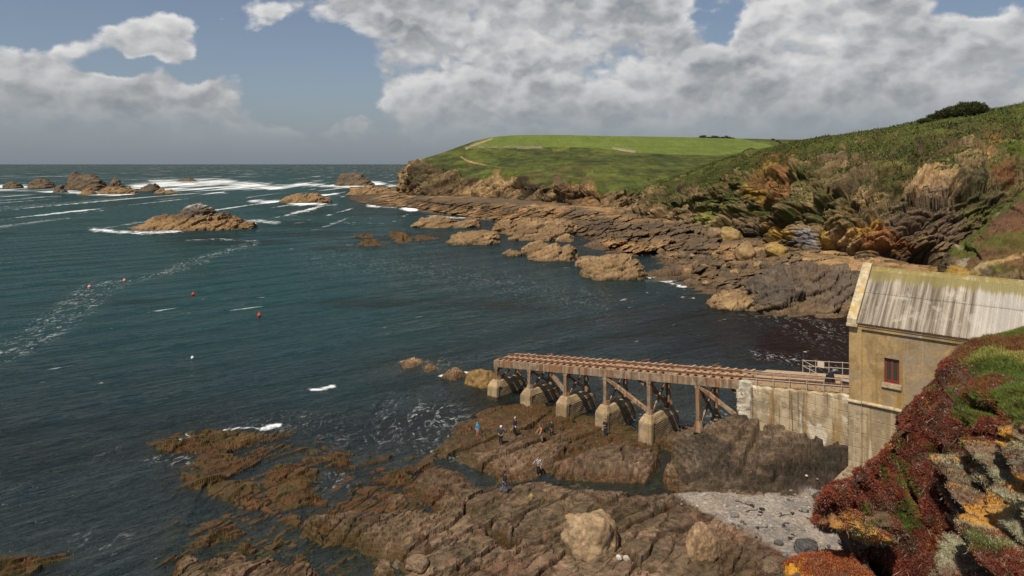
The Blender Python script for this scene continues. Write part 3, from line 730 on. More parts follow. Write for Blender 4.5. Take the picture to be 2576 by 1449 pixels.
HEAD = {}
def build_headland():
    cols = [
        [(1040, 492, 700), (1040, 470, 705), (1045, 450, 705), (1060, 425, 715), (1090, 405, 725), (1130, 392, 735), (1175, 377, 750), (1205, 386, 800)],
        [(1000, 500, 572), (1003, 485, 580), (1009, 462, 588), (1028, 425, 600), (1064, 401, 620), (1105, 387, 640), (1150, 375, 665), (1200, 382, 760)],
        [(1060, 515, 465), (1062, 500, 474), (1068, 470, 496), (1085, 432, 520), (1106, 411, 548), (1142, 389, 592), (1210, 351, 690), (1232, 360, 800)],
        [(1190, 515, 443), (1190, 500, 452), (1190, 476, 468), (1194, 445, 488), (1200, 420, 520), (1216, 384, 592), (1285, 341.5, 715), (1290, 352, 850)],
        [(1335, 528, 388), (1338, 512, 398), (1340, 486, 412), (1341, 452, 432), (1346, 421, 480), (1362, 375, 596), (1400, 340, 720), (1400, 350, 850)],
        [(1448, 540, 342), (1450, 525, 351), (1451, 496, 366), (1456, 463, 384), (1472, 426, 440), (1500, 378, 588), (1520, 342.5, 720), (1520, 352, 850)],
        [(1555, 545, 326), (1556, 530, 336), (1560, 500, 350), (1566, 470, 366), (1592, 432, 420), (1640, 389, 556), (1652, 344.5, 720), (1652, 354, 850)],
        [(1750, 520, 360), (1750, 500, 370), (1750, 480, 385), (1750, 460, 400), (1752, 432, 440), (1790, 395, 545), (1800, 347.5, 710), (1800, 357, 850)],
        [(2000, 520, 370), (2000, 500, 380), (2000, 480, 400), (2000, 450, 425), (2000, 420, 470), (2000, 385, 545), (2000, 351.5, 690), (2000, 360, 850)],
        [(2350, 520, 380), (2350, 500, 390), (2350, 480, 410), (2350, 450, 430), (2350, 420, 480), (2350, 385, 550), (2350, 352, 680), (2350, 362, 850)],
    ]
    for c in cols:
        d0 = c[1][2]; c[0] = (c[0][0], c[0][1] + 14, d0 - 12)
        for j, k in ((2, .6), (3, .7)): c[j] = (c[j][0], c[j][1], d0 + (c[j][2] - d0) * k)
    n, m = 460, 900
    G = loft(cols, n, m)
    t = np.linspace(0, 7, n, dtype=np.float32)[:, None] * np.ones((1, m), np.float32)
    u, v = uv_of(*np.moveaxis(G, -1, 0))
    nz = fbm(G[..., 0] / 30, G[..., 1] / 30, G[..., 2] / 16, oct=5, s=300); nb = fbm(G[..., 0] / 8, G[..., 1] / 8, G[..., 2] / 5, oct=4, s=301)
    left = sstep(1230, 1060, u)
    rock = sstep(.95, .0, (t - 2.35 - 1.1 * left) / .9 + 1.2 * nz + .5 * nb)
    N = grid_normals(G); N *= np.sign((N * (np.array([0, 0, CAMZ]) - G)).sum(-1, keepdims=True) + 1e-9)
    d, i1, r = rock_relief(G, 4.2, 15.0, 310)
    soft = .9 * fbm(G[..., 0] / 9, G[..., 1] / 9, G[..., 2] / 9, oct=5, s=320) * (1 - sstep(4.6, 5.2, t)) * (1 - sstep(3.0, 4.5, t) * .4)
    edge = 1 - sstep(5.5, 5.9, t)
    base = 3.0 * np.exp(-((t - 1.35) / .22) ** 2) * sstep(1040, 1200, u) * (.4 + nz)    # undercut foot
    disp = d * rock * (.35 + .65 * sstep(0, 1.5, t)) + soft * edge - base + .25 * nb * sstep(5.5, 6.2, t)
    cave = feature(u, v, [(1345, 500), (1350, 528)], 14) + feature(u, v, [(1400, 505), (1405, 520)], 12) + .7 * feature(u, v, [(1500, 488), (1480, 520)], 9) + .6 * feature(u, v, [(1180, 492), (1195, 500)], 12)
    disp = disp - 6 * cave
    G = G + N * disp[..., None]
    N2 = grid_normals(G); up = np.abs(N2[..., 2])
    col = cliff_rock_color(G, i1, r, 28, 330)
    turf = mixn(np.broadcast_to(GRASS, G.shape), GRASS_D, sstep(-.25, .4, nz * .8 + nb * .6))
    turf = mixn(turf, HEATH, sstep(.05, .45, fbm(G[..., 0] / 22, G[..., 1] / 22, oct=5, s=331)) * (1 - sstep(3.4, 4.6, t)) * .8)
    turf = turf * (1 + .9 * np.clip(fbm(G[..., 0] / 7, G[..., 1] / 16, G[..., 2] / 7, oct=5, s=333, gain=.7), -.5, .6))[..., None]
    turf = mixn(turf, rgb(.12, .085, .045), sstep(.12, .4, fbm(G[..., 0] / 18, G[..., 1] / 22, G[..., 2] / 10, oct=5, s=334)) * sstep(3.6, 2.2, t) * .8)
    field = mixn(np.broadcast_to(FIELD, G.shape), rgb(.095, .125, .026), sstep(-.2, .6, fbm(G[..., 0] / 50, G[..., 1] / 14, oct=5, s=332)))
    fl = sdist(u + 3 * nb, v + 1.2 * nb, np.array([(1165, 373), (1290, 372), (1400, 370.5), (1500, 372), (1600, 384), (1700, 389), (1800, 391), (1960, 372), (1930, 362), (1880, 352), (1800, 330), (1250, 330)], np.float32))
    turf = mixn(turf, field, sstep(-1, 1, fl))
    turf = turf * (1 + .25 * fbm(G[..., 0] / 9, G[..., 1] / 30, oct=5, s=335, gain=.7))[..., None]
    grass = np.clip(1 - rock + .55 * sstep(.55, .8, up) * sstep(8, 16, G[..., 2] + 6 * nz), 0, 1)
    grass = sstep(.35, .65, grass + .2 * nb)
    col = mixn(col, turf, grass)
    col = mixn(col, ROCK_D, sstep(6.5, 2.5, G[..., 2] + 2 * nb) * .8)
    pl = [([(1160, 392), (1180, 404), (1225, 415), (1228, 417), (1178, 408), (1158, 394)], (.30, .20, .11), 1.2, .9), ([(1170, 372), (1205, 358), (1240, 347), (1236, 352), (1200, 364), (1172, 376)], (.32, .22, .13), 1.5, .9),
          ([(1225, 415), (1300, 423), (1300, 425), (1225, 418)], (.13, .13, .045), 1.2, .5),
          ([(1545, 372.5), (1590, 380), (1600, 383), (1590, 383), (1545, 375)], (.34, .28, .20), .8, .8), ([(1300, 371.5), (1365, 371), (1365, 373), (1300, 373.5)], (.3, .26, .18), .6, .6),
          ([(1385, 372), (1432, 371), (1428, 378), (1390, 379)], (.20, .20, .03), 4, .5), ([(1480, 436), (1550, 432), (1545, 440), (1480, 444)], (.16, .17, .03), 4, .45),
          ([(1240, 428), (1258, 424), (1250, 444), (1236, 446)], (.24, .13, .04), 4, .7), ([(1390, 440), (1412, 438), (1408, 470), (1392, 470)], (.11, .05, .045), 4, .6)]
    col = patches(u, v, col, pl[:5], 2, 340); col = patches(u, v, col, pl[5:], 9, 341)
    wet = sstep(4, 1, G[..., 2]) * .6
    HEAD.update(G=G, t=t)
    f = grid_faces(n, m)
    tag(mesh_np('headland', G.reshape(-1, 3), f, M_FAR, {'col': col.reshape(-1, 3), 'wet': wet.ravel()}), 'green headland with a bright field above brown cliffs', 'headland', kind='structure')
build_headland()

HILL = {}
def build_hill():
    cols = [
        [(1640, 560, 320), (1650, 545, 330), (1660, 520, 340), (1670, 495, 350), (1680, 480, 358), (1690, 470, 365), (1700, 480, 400)],
        [(1580, 560, 290), (1588, 545, 299), (1600, 520, 308), (1614, 496, 318), (1630, 478, 330), (1650, 464, 345), (1690, 474, 390)],
        [(1660, 580, 260), (1665, 560, 269), (1675, 522, 280), (1686, 492, 292), (1705, 462, 308), (1740, 432, 330), (1775, 442, 380)],
        [(1765, 600, 228), (1770, 580, 236), (1780, 528, 250), (1790, 478, 265), (1812, 436, 284), (1850, 394, 310), (1880, 402, 360)],
        [(1885, 620, 194), (1890, 600, 202), (1898, 535, 217), (1905, 455, 235), (1920, 405, 258), (1962, 366.5, 300), (1980, 374, 350)],
        [(2015, 660, 166), (2020, 640, 174), (2028, 545, 189), (2034, 440, 210), (2045, 390, 236), (2072, 346.5, 285), (2085, 354, 340)],
        [(2148, 680, 152), (2150, 660, 160), (2160, 555, 172), (2166, 450, 190), (2172, 388, 216), (2192, 332, 265), (2200, 340, 320)],
        [(2288, 690, 146), (2290, 670, 153), (2300, 565, 163), (2306, 460, 178), (2312, 376, 205), (2322, 307.5, 245), (2330, 316, 300)],
        [(2430, 710, 142), (2430, 690, 149), (2430, 585, 156), (2432, 475, 167), (2436, 370, 187), (2450, 286, 225), (2460, 294, 280)],
        [(2576, 720, 138), (2576, 700, 145), (2576, 595, 150), (2578, 485, 160), (2580, 370, 176), (2592, 262, 210), (2600, 270, 260)],
        [(2760, 720, 132), (2760, 700, 138), (2760, 595, 142), (2760, 480, 150), (2765, 350, 164), (2780, 236, 195), (2790, 244, 240)],
        [(3050, 720, 124), (3050, 700, 130), (3050, 595, 134), (3055, 470, 140), (3060, 330, 150), (3080, 210, 180), (3090, 218, 220)],
    ]
    for c in cols:
        d0 = c[1][2]; c[0] = (c[0][0], c[0][1] + 55, d0 - 7)
        for j, k in ((2, .52), (3, .60), (4, .78)): c[j] = (c[j][0], c[j][1], d0 + (c[j][2] - d0) * k)
    n, m = 620, 1150
    G = loft(cols, n, m)
    t = np.linspace(0, 6, n, dtype=np.float32)[:, None] * np.ones((1, m), np.float32)
    u, v = uv_of(*np.moveaxis(G, -1, 0))
    nz = fbm(G[..., 0] / 20, G[..., 1] / 20, G[..., 2] / 13, oct=5, s=400); nb = fbm(G[..., 0] / 4, G[..., 1] / 4, G[..., 2] / 3, oct=4, s=401)
    tv = 3.45 + .25 * sstep(1900, 2200, u) - .5 * sstep(2250, 2400, u)
    rock = sstep(.75, .0, (t - tv) / .9 + 1.5 * nz + .45 * nb)
    N = grid_normals(G); N *= np.sign((N * (np.array([0, 0, CAMZ]) - G)).sum(-1, keepdims=True) + 1e-9)
    d, i1, r = rock_relief(G, 3.6, 10.0, 410)
    soft = .7 * fbm(G[..., 0] / 5, G[..., 1] / 5, G[..., 2] / 5, oct=5, s=420)
    big = 2.2 * fbm(G[..., 0] / 34, G[..., 1] / 34, G[..., 2] / 26, oct=2, s=421)
    top = 1 - sstep(4.55, 4.95, t) * .9
    disp = (d * (.18 + .82 * rock) + big) * top * (.5 + .5 * sstep(0, .8, t)) + soft * (.35 + .65 * top)
    # gullies, scar, ribs and overhangs that can be made out in the cliff
    disp += 3.2 * feature(u, v, [(1870, 565), (1920, 520), (1985, 470), (2020, 445)], 13) - 4.2 * feature(u, v, [(1878, 528), (1925, 522), (1965, 505)], 15)
    disp -= 3.0 * feature(u, v, [(1955, 395), (1985, 420), (1975, 480), (1985, 510)], 12) + 2.0 * feature(u, v, [(1890, 400), (1910, 450), (1905, 500)], 24)
    disp += 2.6 * feature(u, v, [(2040, 470), (2000, 540), (1990, 600)], 22) - 2.6 * feature(u, v, [(2055, 520), (2065, 575), (2060, 640)], 13)
    disp -= 8.0 * feature(u, v, [(2060, 665), (2120, 655)], 26) + 7.0 * feature(u, v, [(2230, 650), (2330, 655)], 26) + 2.6 * feature(u, v, [(2390, 640), (2440, 640)], 20)
    disp += 2.2 * feature(u, v, [(2100, 560), (2170, 600), (2230, 610)], 20) - 2.2 * feature(u, v, [(2230, 500), (2330, 492), (2420, 505)], 10) + 1.8 * feature(u, v, [(2230, 480), (2330, 470), (2430, 478)], 14)
    disp -= 2.0 * feature(u, v, [(1740, 485), (1790, 492), (1830, 520)], 9) + 1.6 * feature(u, v, [(2250, 590), (2270, 620)], 10)
    G = G + N * disp[..., None]
    N2 = grid_normals(G); up = np.abs(N2[..., 2])
    col = cliff_rock_color(G, i1, r, 15, 430)
    turf = mixn(np.broadcast_to(GRASS * .92, G.shape), GRASS_D, sstep(-.3, .35, nz * .7 + nb * .7))
    turf = mixn(turf, HEATH * .9, sstep(.0, .4, fbm(G[..., 0] / 12, G[..., 1] / 12, G[..., 2] / 9, oct=5, s=431)) * (1 - .75 * sstep(4.0, 4.8, t)) * .8)
    turf = mixn(turf, rgb(.13, .15, .035), sstep(.2, .5, fbm(G[..., 0] / 10, G[..., 1] / 10, G[..., 2] / 10, oct=4, s=432)) * .5)
    grass = np.clip(1 - rock + .85 * sstep(.36, .60, up) * sstep(8, 15, G[..., 2] + 5 * nz) + .5 * sstep(.18, .32, fbm(G[..., 0] / 8 + 9, G[..., 1] / 8, G[..., 2] / 5, oct=5, s=433, gain=.62)) * sstep(11, 18, G[..., 2] + 4 * nz), 0, 1)
    grass = sstep(.3, .62, grass + .25 * nb)
    grass = np.where(t > 4.7, np.maximum(grass, .8), grass)
    col = mixn(col, turf, grass)
    HILL.update(G=G, grass=grass * sstep(12, 18, G[..., 2]), t=t, u=u, v=v)
    pl = [([(1895, 400), (1930, 385), (1975, 382), (2005, 390), (2000, 420), (1985, 470), (1970, 500), (1935, 520), (1890, 500), (1880, 470), (1900, 440)], tuple(SCAR), 8, .85),
          ([(1880, 470), (1920, 480), (1915, 510), (1880, 500)], (.22, .145, .03), 7, .8), ([(1905, 420), (1960, 410), (1960, 450), (1930, 460)], (.20, .15, .03), 8, .5),
          ([(1905, 590), (1925, 570), (1985, 575), (2010, 600), (2000, 615), (1960, 612), (1920, 620), (1895, 605)], tuple(OCHRE), 6, .9), ([(1880, 630), (1910, 612), (1920, 625), (1890, 640)], tuple(OCHRE), 4, .8),
          ([(1800, 575), (1850, 570), (1860, 590), (1790, 592)], (.34, .22, .06), 6, .7), ([(2050, 590), (2110, 590), (2100, 620), (2050, 620)], (.30, .19, .04), 7, .7),
          ([(2160, 590), (2200, 560), (2215, 575), (2210, 600), (2150, 615)], (.33, .19, .04), 6, .75), ([(2200, 600), (2230, 560), (2280, 590), (2300, 625), (2250, 640), (2150, 645)], (.15, .062, .022), 9, .8),
          ([(2010, 590), (2050, 580), (2055, 620), (2020, 630)], (.17, .165, .17), 5, .8), ([(1740, 550), (1800, 520), (1850, 530), (1830, 560), (1770, 570)], (.16, .18, .035), 12, .6),
          ([(1760, 590), (1840, 545), (1880, 560), (1800, 600)], (.30, .20, .11), 8, .5), ([(2230, 505), (2380, 490), (2430, 560), (2400, 610), (2300, 600), (2240, 560)], (.135, .095, .066), 14, .8),
          ([(2470, 340), (2520, 330), (2530, 360), (2490, 372)], (.24, .11, .04), 8, .7), ([(2500, 420), (2560, 415), (2560, 450), (2500, 450)], (.2, .085, .04), 8, .6),
          ([(1690, 452), (1740, 430), (1800, 405), (1880, 385), (1900, 384), (1880, 391), (1800, 412), (1745, 436), (1695, 458)], (.20, .19, .07), 1.5, .7),
          ([(2060, 356), (2200, 330), (2320, 306), (2320, 309), (2200, 333), (2060, 359)], (.19, .15, .07), 1.5, .5)]
    col = patches(u, v, col, pl, 16, 440, True)
    col = mixn(col, ROCK_D * .85, sstep(9, 4, G[..., 2] + 3 * nz + 1.5 * nb) * .85)
    wet = sstep(6, 2, G[..., 2]) * .6
    tag(mesh_np('hillside', G.reshape(-1, 3), grid_faces(n, m), M_HILL, {'col': col.reshape(-1, 3), 'wet': wet.ravel()}), 'steep brown cliff with turf and ochre lichen behind the cove', 'cliff', kind='structure')
build_hill()

def on_grid(S, u, v):
    G = S['G']; gu, gv = uv_of(*np.moveaxis(G, -1, 0))
    d = (gu - u) ** 2 + (gv - v) ** 2 + np.where(S['t'] > S['t'].max() - 1.02, 1e4, 0)
    i = np.unravel_index(np.argmin(d), d.shape); return G[i]
SHELF = {}
def build_shelf():
    tab = [(880, 503, 489), (940, 517, 488), (1000, 522, 490), (1060, 527, 499), (1130, 541, 507), (1200, 550, 511), (1300, 560, 517), (1400, 572, 526), (1480, 606, 534), (1560, 638, 545), (1640, 645, 558), (1700, 668, 566), (1760, 722, 580), (1840, 757, 600), (1920, 777, 622), (2040, 788, 662), (2150, 786, 704), (2300, 790, 745), (2500, 800, 770)]
    cols = []
    for u, v0, v1 in tab:
        zs = [-2.5, -.1, 1.1, 2.2, 3.4, 5.0, 7.0]; fr = [-.25, 0, .16, .40, .68, 1.0, 1.06]
        vv = [v0 + (v1 - v0) * f for f in fr]
        c_ = [(u, v, (CAMZ - z) * F / (v - HY)) for v, z in zip(vv, zs)]
        d_ = c_[5][2] * 1.3; c_[6] = (u, HY + (CAMZ - 5.6) * F / d_, d_)
        tp = np.interp(u, [880, 930, 1000, 1080], [.05, .22, .55, 1.0])
        c_ = [c_[0]] + [(uu, v2, (CAMZ - z * tp) * F / (v2 - HY)) for (uu, v2, _), z in zip(c_[1:6], zs[1:6])] + [c_[6]]
        cols.append(c_)
    n, m = 380, 1150
    G = loft(cols, n, m); u, v = uv_of(*np.moveaxis(G, -1, 0)); x, y, z = np.moveaxis(G, -1, 0)
    t = np.linspace(0, 6, n, dtype=np.float32)[:, None] * np.ones((1, m), np.float32)
    rag = fbm(x * .03, x * 0 + 5, oct=5, s=541)
    nz = fbm(x / 22, y / 40, oct=5, s=540)
    d, i1, r = rock_relief(G * np.array([1, .45, 1.6], np.float32), 1.8, 6.0, 550)
    amp = sstep(0, 1.2, t) * (1 - .6 * sstep(4.8, 5.6, t))
    dz = (d + .9 * nz + .5 * rag) * amp * np.interp(u, [880, 960, 1100], [.25, .6, 1]).astype(np.float32) * (1 - .55 * sstep(200, 380, y))
    # push towards the viewer as well as up, so that the fronts of the ledges overhang a little
    G = G.copy(); G[..., 2] += .55 * dz; G[..., 1] -= dz * 2.2
    c = cliff_rock_color(G, i1, r, 14, 560)
    z2 = G[..., 2]; nb = fbm(x / 5, y / 12, z2 / 2, oct=5, s=561, gain=.65)
    c = mixn(c, rgb(.31, .205, .108), sstep(.0, .35, nb + .35 * sstep(3.2, 1.2, t)) * .85)
    c = mixn(c, rgb(.075, .062, .048), sstep(.0, .45, fbm(x / 16 + 3, y / 30, oct=5, s=562) + .3 * sstep(2.0, 4.0, t)) * .75)
    c = mixn(c, rgb(.060, .046, .028), sstep(1.1, .3, z2 + .5 * nb) * .85)
    c = c * rgb(1.12, 1.04, .95)
    SHELF.update(G=G, t=t)
    tag(mesh_np('shore_ledges', G.reshape(-1, 3), grid_faces(n, m), M_HILL, {'col': c.reshape(-1, 3), 'wet': (sstep(1.5, .3, z2) * .7).ravel()}), 'brown stepped ledges along the far side of the cove', 'ground', kind='structure')
build_shelf()

def build_spur():
    cols = [
        [(2385, 760, 112), (2385, 700, 112), (2384, 672, 111), (2388, 662, 112), (2400, 670, 120)],
        [(2368, 820, 96), (2370, 740, 97), (2371, 690, 98), (2377, 656, 102), (2400, 662, 116)],
        [(2425, 840, 90), (2428, 740, 92), (2429, 690, 94), (2435, 610, 102), (2450, 620, 118)],
        [(2500, 860, 86), (2500, 750, 88), (2500, 690, 91), (2508, 553, 101), (2520, 565, 118)],
        [(2610, 880, 82), (2610, 760, 84), (2610, 680, 88), (2615, 472, 100), (2630, 485, 118)],
        [(2800, 900, 78), (2800, 780, 80), (2800, 680, 85), (2805, 380, 98), (2820, 390, 116)],
        [(3100, 900, 74), (3100, 780, 76), (3100, 680, 82), (3105, 300, 96), (3120, 310, 114)],
    ]
    n, m = 300, 420
    G = loft(cols, n, m)
    u, v = uv_of(*np.moveaxis(G, -1, 0))
    t = np.linspace(0, 4, n, dtype=np.float32)[:, None] * np.ones((1, m), np.float32)
    N = grid_normals(G); N *= np.sign((N * (np.array([0, 0, CAMZ]) - G)).sum(-1, keepdims=True) + 1e-9)
    nz = fbm(G[..., 0] / 7, G[..., 1] / 7, G[..., 2] / 5, oct=5, s=500); nb = fbm(G[..., 0] / 1.6, G[..., 1] / 1.6, G[..., 2] / 1.6, oct=4, s=501)
    d, i1, r = rock_relief(G, 1.7, 5.0, 510)
    low = sstep(2.15, 1.95, t + .25 * nz)
    disp = d * (.3 + .7 * low) - 1.8 * low * sstep(2390, 2440, u) + .25 * nb
    G = G + N * disp[..., None]
    col = cliff_rock_color(G, i1, r, 6, 520)
    col = mixn(col, ROCK_D * 1.1, low * .75 * sstep(2400, 2450, u))
    turf = mixn(np.broadcast_to(GRASS * .9, G.shape), rgb(.115, .062, .034), sstep(-.1, .3, nz))
    turf = mixn(turf, rgb(.24, .19, .13), sstep(.3, .55, fbm(G[..., 0] / 4, G[..., 1] / 4, G[..., 2] / 4, oct=4, s=521)))
    col = mixn(col, turf, (1 - low) * sstep(2385, 2410, u + 20 * nb))
    col = patches(u, v, col, [([(2372, 680), (2385, 660), (2420, 668), (2450, 678), (2440, 705), (2380, 715)], tuple(OCHRE), 5, .8), ([(2440, 680), (2520, 650), (2600, 625), (2600, 632), (2520, 660), (2450, 690)], (.36, .25, .12), 4, .7)], 6, 530)
    tag(mesh_np('spur', G.reshape(-1, 3), grid_faces(n, m), M_HILL, {'col': col.reshape(-1, 3), 'wet': 0 * u.ravel()}), 'rocky spur with turf running down behind the boathouse', 'cliff', kind='structure')
build_spur()

# ------------------------------------------------------------------ islets, reefs and loose rocks: each one a thing
M_ISLE = mat_ground("islet_rock", .5, .25, .30, .9)
def islet(name, label, prof, vb, wd, pal=0, group=None, L=5.0, cat='rock', seed=0, p=2.0, res=1.0):
    """prof: [(u, v of the crest)], vb: row of its water line, wd: half depth in metres"""
    x0, y0, _ = P(.5 * (prof[0][0] + prof[-1][0]), vb); d0 = y0
    pu = np.array([q[0] for q in prof], float); pz = np.array([max((vb - q[1]) * d0 / F, 0) for q in prof])
    n = int(np.clip((pu[-1] - pu[0]) * 1.6 * res, 30, 420)); m = int(np.clip(n * .45, 26, 150))
    uu = np.linspace(pu[0] - 6, pu[-1] + 6, n)
    hz = np.interp(uu, pu, pz, left=-1.5, right=-1.5)
    q = np.linspace(-1.15, 1.15, m)
    S, Q = np.meshgrid((uu - CX) / F * d0, q, indexing='ij')
    Hh = np.broadcast_to(hz[:, None], S.shape)
    ends = np.clip(np.minimum(uu - pu[0], pu[-1] - uu) / (.18 * (pu[-1] - pu[0])), .25, 1)[:, None] ** .6
    Qs = Q * wd * ends
    Yc = d0 + wd * .55
    zz = (Hh + 1.6) * np.clip(1 - np.abs(Q) ** p, -.6, 1) - 1.6
    G = np.stack([S - x0, Yc + Qs - y0, zz], -1).astype(np.float32)
    W = G + np.array([x0, y0, 0], np.float32)
    N = grid_normals(G); N *= np.sign(N[..., 2:3] + 1e-6)
    d, i1, r = rock_relief(W * np.array([1, 1, 1.5], np.float32) if p > 2.5 else W, L * (.17 if p > 2.5 else .24), L, 600 + seed)
    G = G + N * (d * np.clip(.3 + Hh / (L * .8), .3, 1))[..., None]
    c = cliff_rock_color(W, i1, r, L * 2, 620 + seed)
    z = G[..., 2]; nb = fbm(W[..., 0] / L * 2, W[..., 1] / L * 2, W[..., 2] / L * 2, oct=4, s=630 + seed)
    hi = max(pz.max(), 1.0)
    if pal == 0:    # dark stacks, and the cove dome with shade in its colour
        c = mixn(c, rgb(.085, .072, .062), np.full(z.shape, .7, np.float32)); c = mixn(c, rgb(.15, .10, .055), sstep(.45 * hi, .05 * hi, z + .12 * hi * nb) * .7)
    elif pal == 1:  # tan, barnacled
        c = mixn(c, rgb(.26, .165, .085), np.full(z.shape, .5, np.float32))
    elif pal == 2:  # tan below, grey top whitened by birds
        c = mixn(c, rgb(.25, .155, .075), sstep(.62 * hi, .3 * hi, z + .2 * hi * nb) * .75)
        c = mixn(c, rgb(.105, .085, .07), sstep(.45 * hi, .7 * hi, z + .2 * hi * nb) * .8)
        c = mixn(c, rgb(.36, .34, .30), sstep(.82 * hi, .95 * hi, z + .15 * hi * nb) * .85)
    c = mixn(c, rgb(.07, .05, .028), sstep(.9, .1, z + .4 * nb) * .7)
    f = grid_faces(n, m)
    o = mesh_np(name, G.reshape(-1, 3), f, M_ISLE, {'col': c.reshape(-1, 3), 'wet': (sstep(1.5, .3, z) * .6).ravel()})
    o.location = (x0, y0, 0)
    return tag(o, label, cat, group)
GR = 'skerries out at sea'
islet('skerry', 'large tan islet with a pale grey hump on top, alone in mid-bay', [(296, 582), (330, 571), (352, 560), (375, 550), (400, 546), (430, 541), (447, 530), (458, 521), (478, 516), (500, 518), (512, 530), (522, 536), (527, 548), (534, 538), (545, 537), (560, 547), (585, 553), (596, 563), (620, 562), (626, 568)], 578, 13, 2, L=4.2, seed=1, p=1.7)
islet('skerry', 'small dark rock with spray behind it, leftmost of the offshore rocks', [(4, 472), (12, 459), (25, 455), (38, 461), (46, 470)], 473, 9, 0, GR, 6, seed=2)
islet('skerry', 'wide low dark dome between the leftmost rock and the tall stack', [(65, 471), (72, 454), (88, 448), (108, 450), (122, 460), (132, 471)], 473, 10, 0, GR, 6, seed=3)
islet('sea_stack', 'tallest jagged dark stack in the offshore reef at left', [(160, 474), (164, 446), (170, 437), (180, 433), (192, 439), (205, 441), (222, 440), (236, 448), (247, 455), (255, 468), (262, 474)], 477, 12, 0, GR, 6, seed=4, p=3)
islet('skerry', 'small brown rock in front of the tall stack\'s left foot', [(128, 484), (138, 473), (150, 468), (158, 478), (166, 484)], 485, 6, 0, GR, 5, seed=5)
islet('skerry', 'dark pointed pinnacle rising from the reef right of the tall stack', [(262, 477), (275, 458), (284, 448), (288, 451), (297, 463), (308, 477)], 479, 9, 0, GR, 5, seed=6)
islet('skerry', 'low brown rock in the surf in front of the reef, nearest on the left', [(192, 490), (205, 478), (222, 475), (232, 482), (236, 490)], 490, 6, 1, GR, 5, seed=7)
islet('skerry', 'long low brown ledge joining the stack to the pinnacle', [(232, 488), (250, 478), (265, 472), (290, 476), (310, 470), (335, 479), (342, 486)], 488, 8, 1, GR, 5, seed=8)
islet('skerry', 'brown rock with a sharp right shoulder at the right end of the reef', [(343, 480), (355, 473), (370, 465), (385, 462), (393, 472), (398, 480)], 481, 8, 0, GR, 5, seed=9)
islet('skerry', 'low flat brown rocks trailing off the reef into white water', [(382, 487), (400, 478), (415, 479), (428, 477), (440, 484), (450, 487)], 487, 7, 1, GR, 5, seed=10)
islet('skerry', 'distant dark rock awash in the widest band of surf', [(440, 455), (455, 450), (470, 447), (480, 453), (492, 456)], 457, 18, 0, GR, 8, seed=11)
islet('sea_stack', 'grey flat-topped stack off the tip of the headland', [(838, 466), (848, 450), (855, 438), (870, 436), (890, 435), (905, 438), (918, 447), (928, 456), (940, 465)], 467, 14, 0, GR, 7, seed=12, p=3)
islet('skerry', 'low tan rock ringed by surf in the middle distance', [(692, 510), (706, 500), (722, 496), (748, 490), (770, 488), (795, 488), (806, 497), (822, 498), (828, 506)], 510, 11, 1, GR, 5, seed=13)
islet('skerry', 'long tan rock shelf between the grey stack and the headland', [(866, 490), (885, 478), (905, 473), (930, 470), (955, 472), (985, 476), (1004, 488)], 491, 14, 1, GR, 6, seed=14)

GL = 'tan rock ledges off the far shore'
islet('rock_ledge', 'long tan ledge standing clear of the far shore, farthest left of its row', [(1030, 568), (1043, 560), (1059, 552), (1078, 550), (1109, 549), (1131, 554), (1146, 562), (1171, 559), (1202, 556), (1207, 568)], 572, 10, 1, GL, 4, seed=31, p=4)
islet('rock_ledge', 'tan ledge with a sharp low point at its right end, below the long ledge', [(1118, 612), (1134, 599), (1159, 590), (1203, 586), (1230, 587), (1252, 590), (1258, 606)], 614, 8, 1, GL, 3.6, seed=32, p=4)
islet('rock_ledge', 'wide pale tan slab with a dark notch, largest of the ledges on the far shore', [(1238, 578), (1262, 560), (1280, 557), (1300, 566), (1328, 555), (1370, 556), (1412, 557), (1446, 559), (1456, 572)], 588, 14, 1, GL, 4, seed=33, p=4)
islet('rock_ledge', 'low tan slab in front of the wide pale one', [(1278, 601), (1303, 593), (1340, 594), (1374, 585), (1396, 590), (1402, 602)], 605, 6, 1, GL, 3, seed=34, p=4)
islet('rock_ledge', 'small tan wedge between the wide slab and the water', [(1398, 606), (1412, 595), (1430, 592), (1444, 600)], 609, 5, 1, GL, 3, seed=35, p=3)
islet('rock_ledge', 'rounded tan hump behind the paired slabs at the bend of the shore', [(1312, 634), (1331, 617), (1356, 611), (1378, 614), (1392, 628)], 640, 6, 1, GL, 3, seed=36, p=3)
islet('rock_ledge', 'pair of leaning tan slabs at the bend of the shore', [(1328, 650), (1350, 638), (1368, 629), (1384, 624), (1403, 616), (1412, 626), (1436, 619), (1452, 634), (1458, 646)], 655, 7, 1, GL, 3, seed=37, p=3)
islet('rock_ledge', 'low brown rock alone in the water left of the leaning slabs', [(1264, 640), (1284, 631), (1300, 632), (1316, 640)], 643, 4, 1, GL, 2.4, seed=38)
islet('rock_ledge', 'round-nosed tan rock touching the big flat slab', [(1450, 662), (1462, 651), (1484, 647), (1505, 652), (1512, 664)], 674, 5, 1, GL, 2.6, seed=39, p=3)
islet('rock_ledge', 'big flat-topped tan slab jutting into the cove, nearest of the far-shore ledges', [(1466, 690), (1490, 674), (1521, 655), (1546, 648), (1593, 651), (1615, 668), (1630, 684)], 700, 8, 1, GL, 3, seed=40, p=4)
islet('rock_ledge', 'dome of rock with its shade put into a dark grey colour, at the head of the cove by the boathouse gable', [(1888, 772), (1912, 742), (1950, 716), (2000, 696), (2060, 682), (2130, 680), (2200, 690), (2230, 770)], 782, 10, 0, GL, 5, seed=41, p=2.2)  # dark palette stands in for the shade lying on this rock
islet('rock_ledge', 'low brown rib of rock awash in front of the dark dome', [(1800, 762), (1830, 750), (1870, 742), (1905, 752), (1940, 772)], 778, 6, 1, GL, 3, seed=42)
M_BOULD = mat_ground("boulder_stone", 2.2, .05, .28, .9)
